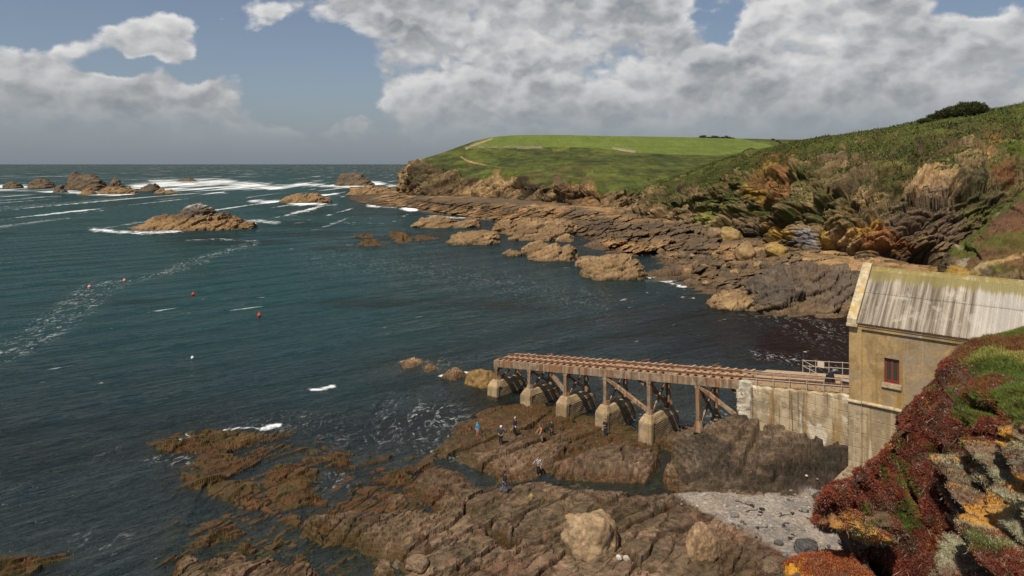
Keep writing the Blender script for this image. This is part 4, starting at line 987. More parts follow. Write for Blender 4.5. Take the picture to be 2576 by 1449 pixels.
def boulder(name, label, u, v, wpx, hpx, col, seed, cat='boulder', group=None, squash=(1, .9, 1), z=1.0, sub=5, rough=.22, sit=.28, rot=0.0, at=None):
    x, y, gz = at or foot(u, v, z)
    k = y / F
    a, b, c = wpx * k / 2 * squash[0], wpx * k / 2 * squash[1], hpx * k / 1.62 * squash[2]
    bm = bmesh.new(); bmesh.ops.create_icosphere(bm, subdivisions=sub, radius=1)
    V = np.array([vv.co[:] for vv in bm.verts], np.float32); Fq = np.array([[q.index for q in f.verts] for f in bm.faces], np.int32); bm.free()
    s = seed * 13
    # faceted: pull each direction out to the nearest of a few random planes
    rg = np.random.default_rng(seed)
    pl = rg.normal(size=(26, 3)); pl /= np.linalg.norm(pl, axis=1, keepdims=True); of = rg.uniform(.80, 1.05, 26)
    dd = (V @ pl.T) / of; dmax = np.maximum(dd.max(1), .75)
    rad = 1 / (.15 + .85 * dmax)
    rad = rad * (1 + rough * fbm(V[:, 0] * 1.6, V[:, 1] * 1.6, V[:, 2] * 1.6, oct=5, s=700 + s) + .10 * fbm(V[:, 0] * 6, V[:, 1] * 6, V[:, 2] * 6, oct=3, s=701 + s, ridged=True) * .6)
    W = (V * rad[:, None] * np.array([a, b, c])).astype(np.float32)
    n1 = fbm(V[:, 0] * 2.5, V[:, 1] * 2.5, V[:, 2] * 2.5, oct=4, s=702 + s)
    C = mixn(np.broadcast_to(rgb(*col), W.shape), rgb(*col) * .62, sstep(-.1, .5, n1)); C = C * (1 + .7 * np.clip(fbm(V[:, 0] * 7, V[:, 1] * 7, V[:, 2] * 7, oct=4, s=703 + s, gain=.7), -.6, .6))[:, None]
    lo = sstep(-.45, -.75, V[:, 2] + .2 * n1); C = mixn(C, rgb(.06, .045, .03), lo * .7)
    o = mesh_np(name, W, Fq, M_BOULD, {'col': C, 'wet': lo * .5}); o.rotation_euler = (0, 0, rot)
    o.location = (x, y + b * .55, gz + c * (1 - sit * 2) * .75)
    return tag(o, label, cat, group)
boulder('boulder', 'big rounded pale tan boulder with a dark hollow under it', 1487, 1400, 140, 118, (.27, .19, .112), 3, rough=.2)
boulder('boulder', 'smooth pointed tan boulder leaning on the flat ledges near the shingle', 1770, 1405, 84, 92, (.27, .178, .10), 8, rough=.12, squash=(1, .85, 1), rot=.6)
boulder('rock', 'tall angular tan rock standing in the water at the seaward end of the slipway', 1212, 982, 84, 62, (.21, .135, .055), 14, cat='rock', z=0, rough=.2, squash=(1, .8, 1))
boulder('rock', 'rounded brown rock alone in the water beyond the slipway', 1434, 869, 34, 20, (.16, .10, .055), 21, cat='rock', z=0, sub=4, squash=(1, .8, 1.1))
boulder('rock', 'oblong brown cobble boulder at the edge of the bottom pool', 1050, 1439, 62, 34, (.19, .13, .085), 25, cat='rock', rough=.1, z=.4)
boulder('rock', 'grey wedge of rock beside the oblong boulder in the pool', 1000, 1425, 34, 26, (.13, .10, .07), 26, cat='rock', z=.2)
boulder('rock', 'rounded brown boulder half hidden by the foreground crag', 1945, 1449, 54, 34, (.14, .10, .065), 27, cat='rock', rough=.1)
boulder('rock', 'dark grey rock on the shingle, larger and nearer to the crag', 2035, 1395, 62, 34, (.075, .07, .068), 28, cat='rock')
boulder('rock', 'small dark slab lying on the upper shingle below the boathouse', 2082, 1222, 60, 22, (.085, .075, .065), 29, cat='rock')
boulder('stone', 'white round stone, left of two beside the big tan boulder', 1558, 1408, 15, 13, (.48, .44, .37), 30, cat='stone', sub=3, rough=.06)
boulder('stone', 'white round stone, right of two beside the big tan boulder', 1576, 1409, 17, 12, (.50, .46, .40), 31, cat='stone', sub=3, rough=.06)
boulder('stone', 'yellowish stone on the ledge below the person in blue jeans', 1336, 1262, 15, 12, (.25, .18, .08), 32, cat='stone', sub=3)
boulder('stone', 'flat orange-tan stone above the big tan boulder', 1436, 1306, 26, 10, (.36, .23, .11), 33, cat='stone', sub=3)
def far_boulder(u, v, wpx, hpx, col, seed, label, group=None):
    p = on_grid(SHELF, u, v) ; k = p[1] / F
    boulder('boulder', label, u, v, wpx, hpx, col, seed, group=group, sub=4, rough=.14, at=(float(p[0]), float(p[1]), float(p[2])))
TAN = (.27, .178, .09)
far_boulder(1880, 648, 56, 42, TAN, 61, 'largest tan boulder on the ledges below the ochre cliff')
far_boulder(1800, 598, 40, 30, (.25, .175, .10), 62, 'square tan block fallen on the dark ledge, left of the ochre patch')
far_boulder(1840, 590, 64, 34, (.27, .19, .08), 63, 'long ochre-topped boulder at the foot of the cliff')
far_boulder(1960, 640, 52, 30, (.28, .19, .06), 64, 'yellow lichened boulder under the ochre cliff face')
rg_ = random.Random(9)
for i in range(44):
    u = rg_.uniform(1640, 2030); v = 640 + (u - 1640) / 390 * 60 + rg_.uniform(-22, 60)
    far_boulder(u, v, rg_.uniform(12, 32), rg_.uniform(9, 22), rg_.choice([TAN, TAN, (.16, .115, .07), (.11, .085, .06)]), 70 + i, 'angular brown boulder tumbled among others on the far-shore ledges', 'boulders tumbled on the far shore')
# loose cobbles scattered over the shingle
def cobbles():
    bm = bmesh.new(); bmesh.ops.create_icosphere(bm, subdivisions=2, radius=1); V = np.array([v.co[:] for v in bm.verts], np.float32); Fq = np.array([[q.index for q in f.verts] for f in bm.faces], np.int32); bm.free()
    rg = np.random.default_rng(5); k = 0
    us_, vs_ = rg.uniform(1690, 2110, 400), rg.uniform(1225, 1445, 400)
    xs_, ys_, zs_ = foots(us_, vs_)
    ins = sdist(xs_, ys_, BEACH)
    for i in range(400):
        x, y, gz = float(xs_[i]), float(ys_[i]), float(zs_[i])
        if ins[i] < -.4: continue
        r = rg.uniform(.05, .16) * (1 + (rg.random() < .15)); c = rg.choice([.09, .16, .24, .34])
        W = V * (1 + .18 * vnoise(V[:, 0] * 2, V[:, 1] * 2, V[:, 2] * 2, s=i))[:, None] * np.array([r, r * rg.uniform(.6, 1), r * .6])
        o = mesh_np('cobble', W, Fq, M_BOULD, {'col': np.broadcast_to(rgb(c, c * .92, c * .83), W.shape), 'wet': np.zeros(len(W))})
        o.location = (x, y, gz + r * .25); o.rotation_euler = (0, 0, rg.uniform(0, 6))
        tag(o, 'loose sea-worn cobble lying on the pale shingle patch', 'stone', 'cobbles on the shingle')
        k += 1
        if k >= 90: break
cobbles()
M_WEED = mat_simple('wet_kelp', (.022, .014, .008), .35, .3, 6, .01)
def kelp_strands():
    rg = np.random.default_rng(12)
    for i, (u, v) in enumerate(((1880, 1290), (1905, 1296), (1960, 1300), (1985, 1318), (2010, 1285), (2030, 1305), (1930, 1325), (2050, 1330), (1850, 1262), (1990, 1345))):
        x, y, z = foot(u, v, 1.3); a = rg.uniform(0, 6.28); L = rg.uniform(.5, 1.2)
        T = thing('kelp_strand', 'dark curled strand of washed-up kelp lying on the pale shingle', 'seaweed', (x, y, z), 0, 'kelp strands on the shingle')
        st = MB(); pts = []; p = np.array([0., 0.])
        for k in range(9): pts.append((p[0], p[1], .05 + .02 * math.sin(k))); a += rg.uniform(-.7, .7); p = p + np.array([math.cos(a), math.sin(a)]) * L / 8
        st.tube(pts, .035, 6, .015); st.build('stalk', M_WEED, T, smooth=True)
        fr = MB()
        for k in range(6):
            b = a + rg.uniform(-1.2, 1.2); q = [(p[0] + math.cos(b) * s_ * .35 * L, p[1] + math.sin(b) * s_ * .35 * L + .06 * math.sin(5 * s_ + k), .05 + .015 * k * (1 - s_)) for s_ in np.linspace(0, 1, 5)]
            fr.tube(q, .05, 5, .012)
        fr.build('frond', M_WEED, T, smooth=True)

# ------------------------------------------------------------------ built things
class MB:
    """collects boxes, bars and tubes into one mesh"""
    def __init__(s): s.v = []; s.f = []
    def hexa(s, c):
        k = len(s.v); s.v += [tuple(p) for p in c]
        s.f += [tuple(k + i for i in q) for q in ((0, 3, 2, 1), (4, 5, 6, 7), (0, 1, 5, 4), (1, 2, 6, 5), (2, 3, 7, 6), (3, 0, 4, 7))]
        return s
    def box(s, x0, x1, y0, y1, z0, z1):
        return s.hexa([(x0, y0, z0), (x1, y0, z0), (x1, y1, z0), (x0, y1, z0), (x0, y0, z1), (x1, y0, z1), (x1, y1, z1), (x0, y1, z1)])
    def bar(s, a, b, w, h, w2=None, h2=None, side=None):
        a, b = Vector(a), Vector(b); d = (b - a).normalized()
        x = Vector(side) if side else d.cross(Vector((0, 0, 1)))
        if x.length < 1e-3: x = Vector((1, 0, 0))
        x = (x - d * x.dot(d)).normalized(); y = d.cross(x).normalized()
        w2 = w2 or w; h2 = h2 or h
        r = lambda p, ww, hh: [p - x * ww / 2 - y * hh / 2, p + x * ww / 2 - y * hh / 2, p + x * ww / 2 + y * hh / 2, p - x * ww / 2 + y * hh / 2]
        return s.hexa(r(a, w, h) + r(b, w2, h2))
    def tube(s, pts, r, n=8, r2=None):
        pts = [Vector(p) for p in pts]; k0 = len(s.v); N = len(pts)
        for i, p in enumerate(pts):
            d = (pts[min(i + 1, N - 1)] - pts[max(i - 1, 0)]).normalized()
            x = d.cross(Vector((0, 0, 1)));
            if x.length < 1e-3: x = Vector((1, 0, 0))
            x.normalize(); y = d.cross(x); rr = r if r2 is None else r + (r2 - r) * i / (N - 1)
            for j in range(n):
                a = 2 * math.pi * j / n; s.v.append(tuple(p + x * math.cos(a) * rr + y * math.sin(a) * rr))
        for i in range(N - 1):
            for j in range(n):
                a = k0 + i * n + j; b = k0 + i * n + (j + 1) % n
                s.f.append((a, b, b + n, a + n))
        s.f.append(tuple(k0 + j for j in range(n))[::-1]); s.f.append(tuple(k0 + (N - 1) * n + j for j in range(n)))
        return s
    def prism(s, prof, y0, y1, axis=1):
        """extrude a closed profile [(a, b)] between y0 and y1"""
        k = len(s.v); n = len(prof)
        mk = (lambda a, b, y: (a, y, b)) if axis == 1 else (lambda a, b, y: (y, a, b))
        s.v += [mk(a, b, y0) for a, b in prof] + [mk(a, b, y1) for a, b in prof]
        s.f += [tuple(range(k, k + n)), tuple(range(k + 2 * n - 1, k + n - 1, -1))]
        s.f += [(k + i, k + n + i, k + n + (i + 1) % n, k + (i + 1) % n) for i in range(n)]
        return s
    def build(s, name, mat, parent=None, bev=0.0, smooth=False, jit=0.0, sub=0, seed=0):
        me = bpy.data.meshes.new(name); me.from_pydata(s.v, [], s.f)
        bm = bmesh.new(); bm.from_mesh(me); bmesh.ops.recalc_face_normals(bm, faces=bm.faces)
        if bev: bmesh.ops.bevel(bm, geom=list(bm.edges), offset=bev, segments=2, affect='EDGES', profile=.6)
        if sub: bmesh.ops.subdivide_edges(bm, edges=list(bm.edges), cuts=sub, use_grid_fill=True)
        if jit:
            co = np.array([v.co[:] for v in bm.verts], np.float32)
            for ax in range(3):
                o = jit * fbm(co[:, 0] * 2.3 + ax * 9, co[:, 1] * 2.3, co[:, 2] * 2.3, oct=4, s=seed + ax)
                for v, q in zip(bm.verts, o): v.co[ax] += float(q)
        bm.to_mesh(me); bm.free()
        if smooth: me.polygons.foreach_set('use_smooth', [True] * len(me.polygons))
        me.materials.append(mat)
        return link(bpy.data.objects.new(name, me), parent)

AX = math.atan2(-.677, .735)        # the slipway's axis, pointing to the boathouse
O0 = (13.2, 65.8)
def streak_mat(name, base, stains, rough=.88, sc=1.0, bump=.015, blotch=None, boards=0.0, cover=.5):
    """weathered wall: base colour, dark or rusty runs down the wall, blotches"""
    m, nt, out = new_mat(name)
    tc = node(nt, 'ShaderNodeTexCoord').outputs['Object']
    run = noise(nt, vmth(nt, 'MULTIPLY', tc, (1.7 * sc, 1.7 * sc, .10 * sc)), 1.0, 6, .6, .2)
    run2 = noise(nt, vmth(nt, 'MULTIPLY', tc, (3.2 * sc, 3.2 * sc, .16 * sc)), 1.0, 5, .6, .3)
    a = noise(nt, tc, .9 * sc, 6, .62, .3); b = noise(nt, tc, 9 * sc, 5, .7)
    c = mixc(nt, ramp(nt, a, .40, .60), tuple(x * 1.08 for x in base), tuple(x * .62 for x in base))
    if blotch: c = mixc(nt, ramp(nt, noise(nt, vmth(nt, 'ADD', tc, (7, 3, 1)), .55 * sc, 7, .65, .5), .5, .6), c, blotch)
    c = mixc(nt, mth(nt, 'MULTIPLY', ramp(nt, run, cover, cover + .16), .85), c, stains[0])
    c = mixc(nt, mth(nt, 'MULTIPLY', ramp(nt, run2, cover + .06, cover + .18), .85), c, stains[1])
    k = mth(nt, 'MULTIPLY_ADD', mth(nt, 'SUBTRACT', b, .5), .9, 1.0)
    kc = node(nt, 'ShaderNodeCombineXYZ', {0: k, 1: k, 2: k}).outputs[0]
    c = mixc(nt, 1.0, c, kc, 'MULTIPLY')
    h = mth(nt, 'MULTIPLY_ADD', a, .8, b)
    if boards:
        z = node(nt, 'ShaderNodeSeparateXYZ', {0: tc}).outputs[2]
        fr = mth(nt, 'PINGPONG', mth(nt, 'ADD', z, mth(nt, 'MULTIPLY', a, .05)), boards)
        h = mth(nt, 'ADD', h, mth(nt, 'MULTIPLY', ramp(nt, fr, 0, .05), 1.2))
    bp = node(nt, 'ShaderNodeBump', {'Strength': .8, 'Distance': bump, 'Height': h})
    bs = node(nt, 'ShaderNodeBsdfPrincipled', {'Base Color': c, 'Roughness': rough, 'Normal': bp.outputs[0], 'Specular IOR Level': .25})
    nt.links.new(bs.outputs[0], out.inputs[0])
    return m
M_RENDER = streak_mat('stained_render', (.36, .245, .11), ((.26, .155, .045), (.40, .33, .24)), blotch=(.27, .205, .13), sc=.55, cover=.53)
M_TRIM = streak_mat('stained_stone_trim', (.42, .33, .20), ((.25, .19, .10), (.46, .40, .31)), sc=1.2)
M_PLINTH = streak_mat('weathered_concrete_base', (.40, .31, .195), ((.24, .17, .085), (.47, .40, .29)), blotch=(.24, .185, .12), sc=.7, boards=.55)
M_CONC = streak_mat('stained_concrete_wall', (.40, .315, .20), ((.27, .155, .04), (.10, .068, .038)), blotch=(.54, .48, .37), sc=.9, boards=.42, cover=.475)
M_PALE = streak_mat('broken_pale_concrete', (.52, .46, .37), ((.40, .33, .22), (.30, .25, .17)), sc=1.6, bump=.05)
M_PIER = streak_mat('pier_concrete', (.36, .265, .155), ((.28, .19, .085), (.22, .15, .07)), sc=1.2, bump=.03)
M_RUSTC = streak_mat('rusty_concrete_beam', (.28, .21, .14), ((.15, .055, .022), (.36, .28, .20)), sc=1.6, bump=.03, blotch=(.24, .12, .055), cover=.47)
M_RUST = mat_simple('rusty_steel', (.17, .062, .030), .85, .35, 5, .01, col2=(.24, .12, .065))
M_SLEEP = mat_simple('weathered_deck_concrete', (.40, .29, .18), .9, .35, 4, .02, col2=(.22, .115, .06), thr=(.48, .66))
M_GALV = mat_simple('galvanised_pipe', (.42, .37, .29), .55, .2, 9, .003, metallic=.2, col2=(.24, .15, .09), thr=(.55, .7))
M_BLACK = mat_simple('black_steel', (.018, .018, .02), .5, .3, 8, .004)
M_RED = mat_simple('red_window_paint', (.20, .030, .025), .5, .25, 9, .003)
M_BOARD = mat_simple('faded_board', (.50, .44, .33), .8, .12, 5, .004)
M_STONEW = None
def masonry_mat():
    m, nt, out = new_mat('coursed_pier_masonry')
    tc = node(nt, 'ShaderNodeTexCoord').outputs['Object']
    sp = node(nt, 'ShaderNodeSeparateXYZ', {0: tc})
    h = mth(nt, 'ADD', sp.outputs[0], sp.outputs[1])
    v = node(nt, 'ShaderNodeCombineXYZ', {0: h, 1: sp.outputs[2]}).outputs[0]
    w = node(nt, 'ShaderNodeTexNoise', {'Vector': tc, 'Scale': 3.0, 'Detail': 3.0})
    v = vmth(nt, 'MULTIPLY_ADD', w.outputs['Color'], (.08, .08, 0), v)
    br = node(nt, 'ShaderNodeTexBrick', {'Vector': v, 'Color1': (.27, .185, .095, 1), 'Color2': (.36, .26, .15, 1), 'Mortar': (.10, .07, .04, 1), 'Scale': 1.0, 'Mortar Size': .03, 'Mortar Smooth': .4, 'Brick Width': .46, 'Row Height': .20})
    n = noise(nt, tc, 5, 6, .65)
    k = mth(nt, 'MULTIPLY_ADD', mth(nt, 'SUBTRACT', n, .5), 1.2, 1.0)
    c = mixc(nt, 1.0, br.outputs[0], node(nt, 'ShaderNodeCombineXYZ', {0: k, 1: k, 2: k}).outputs[0], 'MULTIPLY')
    hh = mth(nt, 'MULTIPLY_ADD', br.outputs['Fac'], -1.0, mth(nt, 'MULTIPLY', n, .8))
    bp = node(nt, 'ShaderNodeBump', {'Strength': 1.0, 'Distance': .06, 'Height': hh})
    bs = node(nt, 'ShaderNodeBsdfPrincipled', {'Base Color': c, 'Roughness': .9, 'Normal': bp.outputs[0]})
    nt.links.new(bs.outputs[0], out.inputs[0])
    return m
M_STONEW = masonry_mat()

def build_slipway():
    T = thing('slipway', 'derelict rusty lifeboat slipway on six trestles running down into the sea', 'slipway', (O0[0], O0[1], 0), AX)
    # local frame: x along the axis to the boathouse, y across (away from the camera), z up
    W = 4.1
    zt = lambda t: 6.9 + .135 * t
    T0, T1 = -20.9, 18.5
    Y = lambda t, w, z: (t, w, z)
    def strip(t0, t1, w0, w1, za, zb, mb):
        return mb.hexa([(t0, w0, zt(t0) + za), (t1, w0, zt(t1) + za), (t1, w1, zt(t1) + za), (t0, w1, zt(t0) + za), (t0, w0, zt(t0) + zb), (t1, w0, zt(t1) + zb), (t1, w1, zt(t1) + zb), (t0, w1, zt(t0) + zb)])
    for w in (0.0, W - .34):
        mb = MB(); k = 26
        ts = np.linspace(T0, 9.6, k)
        for i in range(k - 1): strip(ts[i], ts[i + 1], w, w + .34, -.80, -.06, mb)
        me = mb.build('edge_beam', M_RUSTC, T)
    mb = MB(); strip(T0 - .02, T0 + .32, .345, W - .345, -.72, -.08, mb); mb.build('end_beam', M_RUSTC, T)
    for w in (1.05, 1.95, 2.95):
        mb = MB(); strip(T0 + .34, 9.4, w, w + .24, -.32, -.005, mb); mb.build('stringer', M_SLEEP, T)
    rg = random.Random(4)
    t = T0 + .25
    while t < 9.4:
        mb = MB(); j = rg.uniform(-.05, .05); a = t + j
        if rg.random() > .06:
            y0 = .05 if rg.random() > .1 else .9; y1 = W - .02 if rg.random() > .25 else W - rg.uniform(.2, .9)
            strip(a, a + .27, y0, y1, -.10, .02 + rg.uniform(0, .035), mb); mb.build('sleeper', M_SLEEP, T)
        t += .86
    for w in (.62, 2.45):
        mb = MB()
        strip(T0 + .1, T1, w - .075, w + .075, .065, .085, mb); strip(T0 + .1, T1, w - .018, w + .018, .085, .19, mb); strip(T0 + .1, T1, w - .045, w + .045, .19, .225, mb)
        mb.build('rail', M_RUST, T)
    mb = MB()
    for i in range(7):                                  # broken remains along the far edge
        a = rg.uniform(T0 + 1, 8); mb.bar((a, W - .1, zt(a) + .1), (a + rg.uniform(.5, 1.1), W - .05 + rg.uniform(-.1, .3), zt(a) + rg.uniform(.1, .5)), .09, .07)
    mb.build('broken_angle_iron', M_RUST, T)
    # concrete landward half
    mb = MB(); strip(9.62, T1, .55, W + .5, -8.5, -.05, mb); mb.build('ramp_slab', M_SLEEP, T)
    # trestles
    gz = [-.3, -.2, .1, .4, .7, None]
    for i in range(6):
        c = -20.55 + i * 5.12
        base = gz[i]
        for far in (0, 1):
            w = .24 if not far else W - .24
            zb = (1.7 if i < 5 else 2.2) + (base if base is not None else .5)
            top = zt(c) - .8
            if i == 5: zb = 2.6
            mb = MB(); mb.bar((c, w, zb + .9), (c, w, top), .36, .40, .40, .44, side=(1, 0, 0)); mb.bar((c, w, zb - .1), (c, w, zb + .9), .95, .62, .38, .42, side=(1, 0, 0))
            mb.bar((c, w, top - .30), (c, w, top + .02), .44, .48, .62, .42, side=(1, 0, 0))
            mb.build('post', M_RUSTC, T, bev=.02)
        z0, z1 = zb + .35, zt(c) - 1.0
        for (ya, yb) in ((.4, W - .4), (W - .4, .4)):
            if i == 0 and ya > 1: continue
            mb = MB(); off = .09 if ya < 1 else -.09
            mb.bar((c + off, ya, z0), (c + off, yb, z1), .16, .26, side=(1, 0, 0)); mb.build('cross_brace', M_RUSTC, T)
        mb = MB(); mb.bar((c, .36, zt(c) - .98), (c, W - .36, zt(c) - .98), .34, .34, side=(1, 0, 0)); mb.build('cross_beam', M_RUSTC, T)
        if base is not None:
            h1 = base + 1.40; h2 = base + 2.05; z_ = base - 2.2
            L0, L1 = -.62, W + .75
            # stone lower part
            pr = MB(); wd = .72
            pr.hexa([(c - wd, L0 + .28, z_), (c + wd, L0 + .28, z_), (c + wd, L1, z_), (c - wd, L1, z_), (c - wd + .06, L0 + .30, h1), (c + wd - .06, L0 + .30, h1), (c + wd - .06, L1 - .15, h1), (c - wd + .06, L1 - .15, h1)])
            p = pr.build('pier', M_STONEW, T, bev=.05, sub=5, jit=.07, seed=20 + i)
            # concrete cap, sloping at both ends, and the rounded nosing towards the camera
            cp = MB(); a, b = c - wd + .08, c + wd - .08; e, f_ = c - .42, c + .42
            cp.hexa([(a, L0 + .32, h1), (b, L0 + .32, h1), (b, L1 - .2, h1), (a, L1 - .2, h1), (e, L0 + .75, h2), (f_, L0 + .75, h2), (f_, L1 - 1.9, h2), (e, L1 - 1.9, h2)])
            cp.build('cap', M_PIER, p, bev=.08, sub=3, jit=.05, seed=40 + i)
            ns = MB(); a, b = c - wd - .03, c + wd + .03
            ns.hexa([(a, L0 - .06, z_), (b, L0 - .06, z_), (b, L0 + .31, z_), (a, L0 + .31, z_), (a + .03, L0, h1 + .05), (b - .03, L0, h1 + .05), (b - .03, L0 + .5, h1 + .05), (a + .03, L0 + .5, h1 + .05)])
            ns.hexa([(a + .03, L0, h1 + .055), (b - .03, L0, h1 + .055), (b - .03, L0 + .8, h1 + .055), (a + .03, L0 + .8, h1 + .055), (e, L0 + .45, h2 + .1), (f_, L0 + .45, h2 + .1), (f_, L0 + .9, h2 + .1), (e, L0 + .9, h2 + .1)])
            ns.build('nosing', M_PIER, p, bev=.07, sub=2, jit=.045, seed=60 + i)
    # raking struts along the near and far side
    c3, c4, c5 = -20.55 + 3 * 5.12, -20.55 + 4 * 5.12, -20.55 + 5 * 5.12
    for w in (.22, W - .22):
        mb = MB(); mb.bar((c3 + .25, w, zt(c3) - 1.0), (c4 - .25, w, 3.15), .30, .34, side=(0, 1, 0)); mb.build('strut', M_RUSTC, T, bev=.015)
        mb = MB(); mb.bar((c5 + .2, w, zt(c5) - .95), (c5 + 3.9, w, 4.75), .28, .32, side=(0, 1, 0)); mb.build('strut', M_RUSTC, T, bev=.015)
    c2 = -20.55 + 2 * 5.12
    mb = MB(); mb.bar((c2 - .2, .22, 2.75), (c2 - 1.75, .22, 4.05), .30, .34, side=(0, 1, 0)); st = mb.build('broken_strut', M_RUSTC, T, bev=.015)
    mb = MB()
    for k in range(3): mb.tube([(c2 - 1.72, .14 + .07 * k, 4.02), (c2 - 1.95, .10 + .09 * k, 4.2)], .02, 5)
    mb.build('bare_rod', M_RUST, st)
    return T
build_slipway()
kelp_strands()

def build_retaining_wall():
    T = thing('retaining_wall', 'stained concrete wall under the slipway beside the boathouse, broken at its seaward end', 'wall', (O0[0], O0[1], 0), AX)
    T['kind'] = 'thing'
    zt = lambda t: 6.9 + .135 * t
    n, m = 60, 110
    t = np.linspace(9.3, 18.36, m); q = np.linspace(0, 1, n)
    Tt, Q = np.meshgrid(t, q)
    ztop = zt(Tt) - .42 - .10 * np.abs(np.sin((Tt - 9.3) * np.pi / 1.02)) ** 3
    z = 1.5 + (ztop - 1.5) * Q
    edge = .35 * fbm(z * .9, z * 0 + 3, oct=4, s=801) * sstep(10.6, 9.3, Tt) + .25 * np.sin(z * 1.3) * sstep(10.2, 9.3, Tt)
    yy = -.12 + .03 * fbm(Tt * 2, z * 2, oct=4, s=802) - .10 * sstep(11.0, 9.6, Tt) * (1 + fbm(Tt * 3, z * 3, oct=3, s=803)) - .05 * (6 - z) * .2
    G1 = np.stack([Tt - edge, yy, z], -1)
    # top and back faces close it
    back = G1[-1].copy(); back[:, 1] = .54
    top = np.concatenate([G1, np.stack([G1[-1] * [1, 0, 1] + [0, .2, 0], back], 0), np.stack([back * [1, 1, 0] + [0, 0, 1.5]], 0)], 0)
    left = top
    f = grid_faces(*top.shape[:2])[:, ::-1]
    mesh_np('wall_face', top.reshape(-1, 3), f, M_CONC, parent=T)
    # rough broken head
    mb = MB(); a = 9.42
    zs = np.linspace(2.2, zt(9.4) - .05, 9)
    for i in range(8):
        o = .30 * math.sin(i * 1.9) * .5; mb.hexa([(a - .45 + o, -.26, zs[i]), (a + .75, -.24, zs[i]), (a + .75, .5, zs[i]), (a - .4 + o, .5, zs[i]), (a - .35 + o, -.26, zs[i + 1]), (a + .7, -.24, zs[i + 1]), (a + .7, .5, zs[i + 1]), (a - .3 + o, .5, zs[i + 1])])
    mb.build('broken_end', M_PALE, T, sub=3, jit=.13, seed=811)
build_retaining_wall()

def railing(name, label, ts, y, base, top, over, far=False):
    T = thing(name, label, 'railing', (O0[0], O0[1], 0), AX, 'handrails of the slipway')
    zt = lambda t: 6.9 + .135 * t
    for t in ts:
        mb = MB(); mb.tube([(t, y, zt(t) + base), (t, y, zt(t) + top)], .032, 8); mb.tube([(t, y, zt(t) + top - .02), (t, y, zt(t) + top + .06)], .055, 8); mb.build('post', M_GALV, T)
    for h in (top, (top * 1.0 + base) / 2 + .05):
        mb = MB(); a, b = ts[0] - over, 18.45
        mb.tube([(a + (b - a) * i / 8, y, zt(a + (b - a) * i / 8) + h) for i in range(9)], .030, 8); mb.build('handrail', M_GALV, T)
    if far:
        for h in (top, (top + base) / 2 + .05):
            mb = MB(); t = ts[0]; mb.tube([(t, y, zt(t) + h), (t + 1.5, y - .9, zt(t + 1.5) + h - .35)], .028, 8); mb.build('return_rail', M_GALV, T)
        mb = MB(); mb.tube([(t + .75, y - .45, zt(t) + base), (t + .75, y - .45, zt(t) + top - .1)], .03, 8); mb.build('post', M_GALV, T)
    return T
railing('railing', 'thin pipe handrail along the top of the stained retaining wall, nearer of two', [10.55, 12.0, 13.35, 14.75, 16.1, 17.45], .12, -.45, .72, 1.2)
railing('railing', 'thin pipe handrail on the far side of the slipway with a square board on it', [12.9, 14.0, 15.1, 16.2, 17.3, 18.3], 4.45, -.05, 1.02, 0.0, far=True)
def board():
    zt = lambda t: 6.9 + .135 * t
    T = thing('notice_board', 'small blank square board fixed to the far handrail of the slipway', 'sign', (O0[0], O0[1], 0), AX)
    mb = MB(); t = 14.45; mb.box(t - .28, t + .28, 4.37, 4.40, zt(t) + .50, zt(t) + 1.02); mb.build('panel', M_BOARD, T, bev=.008)
    mb = MB(); mb.box(t - .22, t + .22, 4.402, 4.43, zt(t) + .58, zt(t) + .62); mb.box(t - .22, t + .22, 4.402, 4.43, zt(t) + .9, zt(t) + .94); mb.build('batten', M_GALV, T)
board()
def gear(t, y, s, label, name, cat):
    zt = lambda t: 6.9 + .135 * t
    T = thing(name, label, cat, (O0[0], O0[1], 0), AX)
    mb = MB()
    z = zt(t)
    if cat == 'winch':
        mb.box(t - .35, t + .35, y - .3, y + .3, z + .0, z + .12); mb.build('base_plate', M_BLACK, T, bev=.01)
        mb = MB(); mb.tube([(t, y - .25, z + .42), (t, y + .25, z + .42)], .24, 14); mb.build('drum', M_BLACK, T, bev=.0)
        for q in (-.29, .27):
            mb = MB(); mb.hexa([(t - .32, y + q, z + .12), (t + .32, y + q, z + .12), (t + .32, y + q + .04, z + .12), (t - .32, y + q + .04, z + .12), (t - .2, y + q, z + .72), (t + .2, y + q, z + .72), (t + .2, y + q + .04, z + .72), (t - .2, y + q + .04, z + .72)]); mb.build('side_plate', M_BLACK, T)
    elif cat == 'box':
        mb.box(t - .45, t + .45, y - .25, y + .25, z, z + .36); mb.build('body', M_BLACK, T, bev=.02)
        mb = MB(); mb.box(t - .47, t + .47, y - .27, y + .27, z + .365, z + .41); mb.build('lid', M_GALV, T, bev=.01)
    else:
        mb.bar((t - 1.7, y, zt(t - 1.7) + .12), (t + 1.5, y, zt(t + 1.5) + .12), .24, .10); mb.build('plank', M_BLACK, T, bev=.01)
        for k in (-1.3, 0, 1.2):
            mb = MB(); mb.box(t + k - .08, t + k + .08, y - .15, y + .15, zt(t + k) - .04, zt(t + k) + .065); mb.build('block', M_SLEEP, T)
gear(16.1, 1.55, 1, 'black winch drum on the slipway behind the near handrail', 'winch', 'winch')
gear(17.6, 1.05, 1, 'low black box with a pale lid by the boathouse corner', 'storage_box', 'box')
gear(14.4, .95, 1, 'long dark plank lying along the slipway behind the near handrail', 'plank', 'plank')

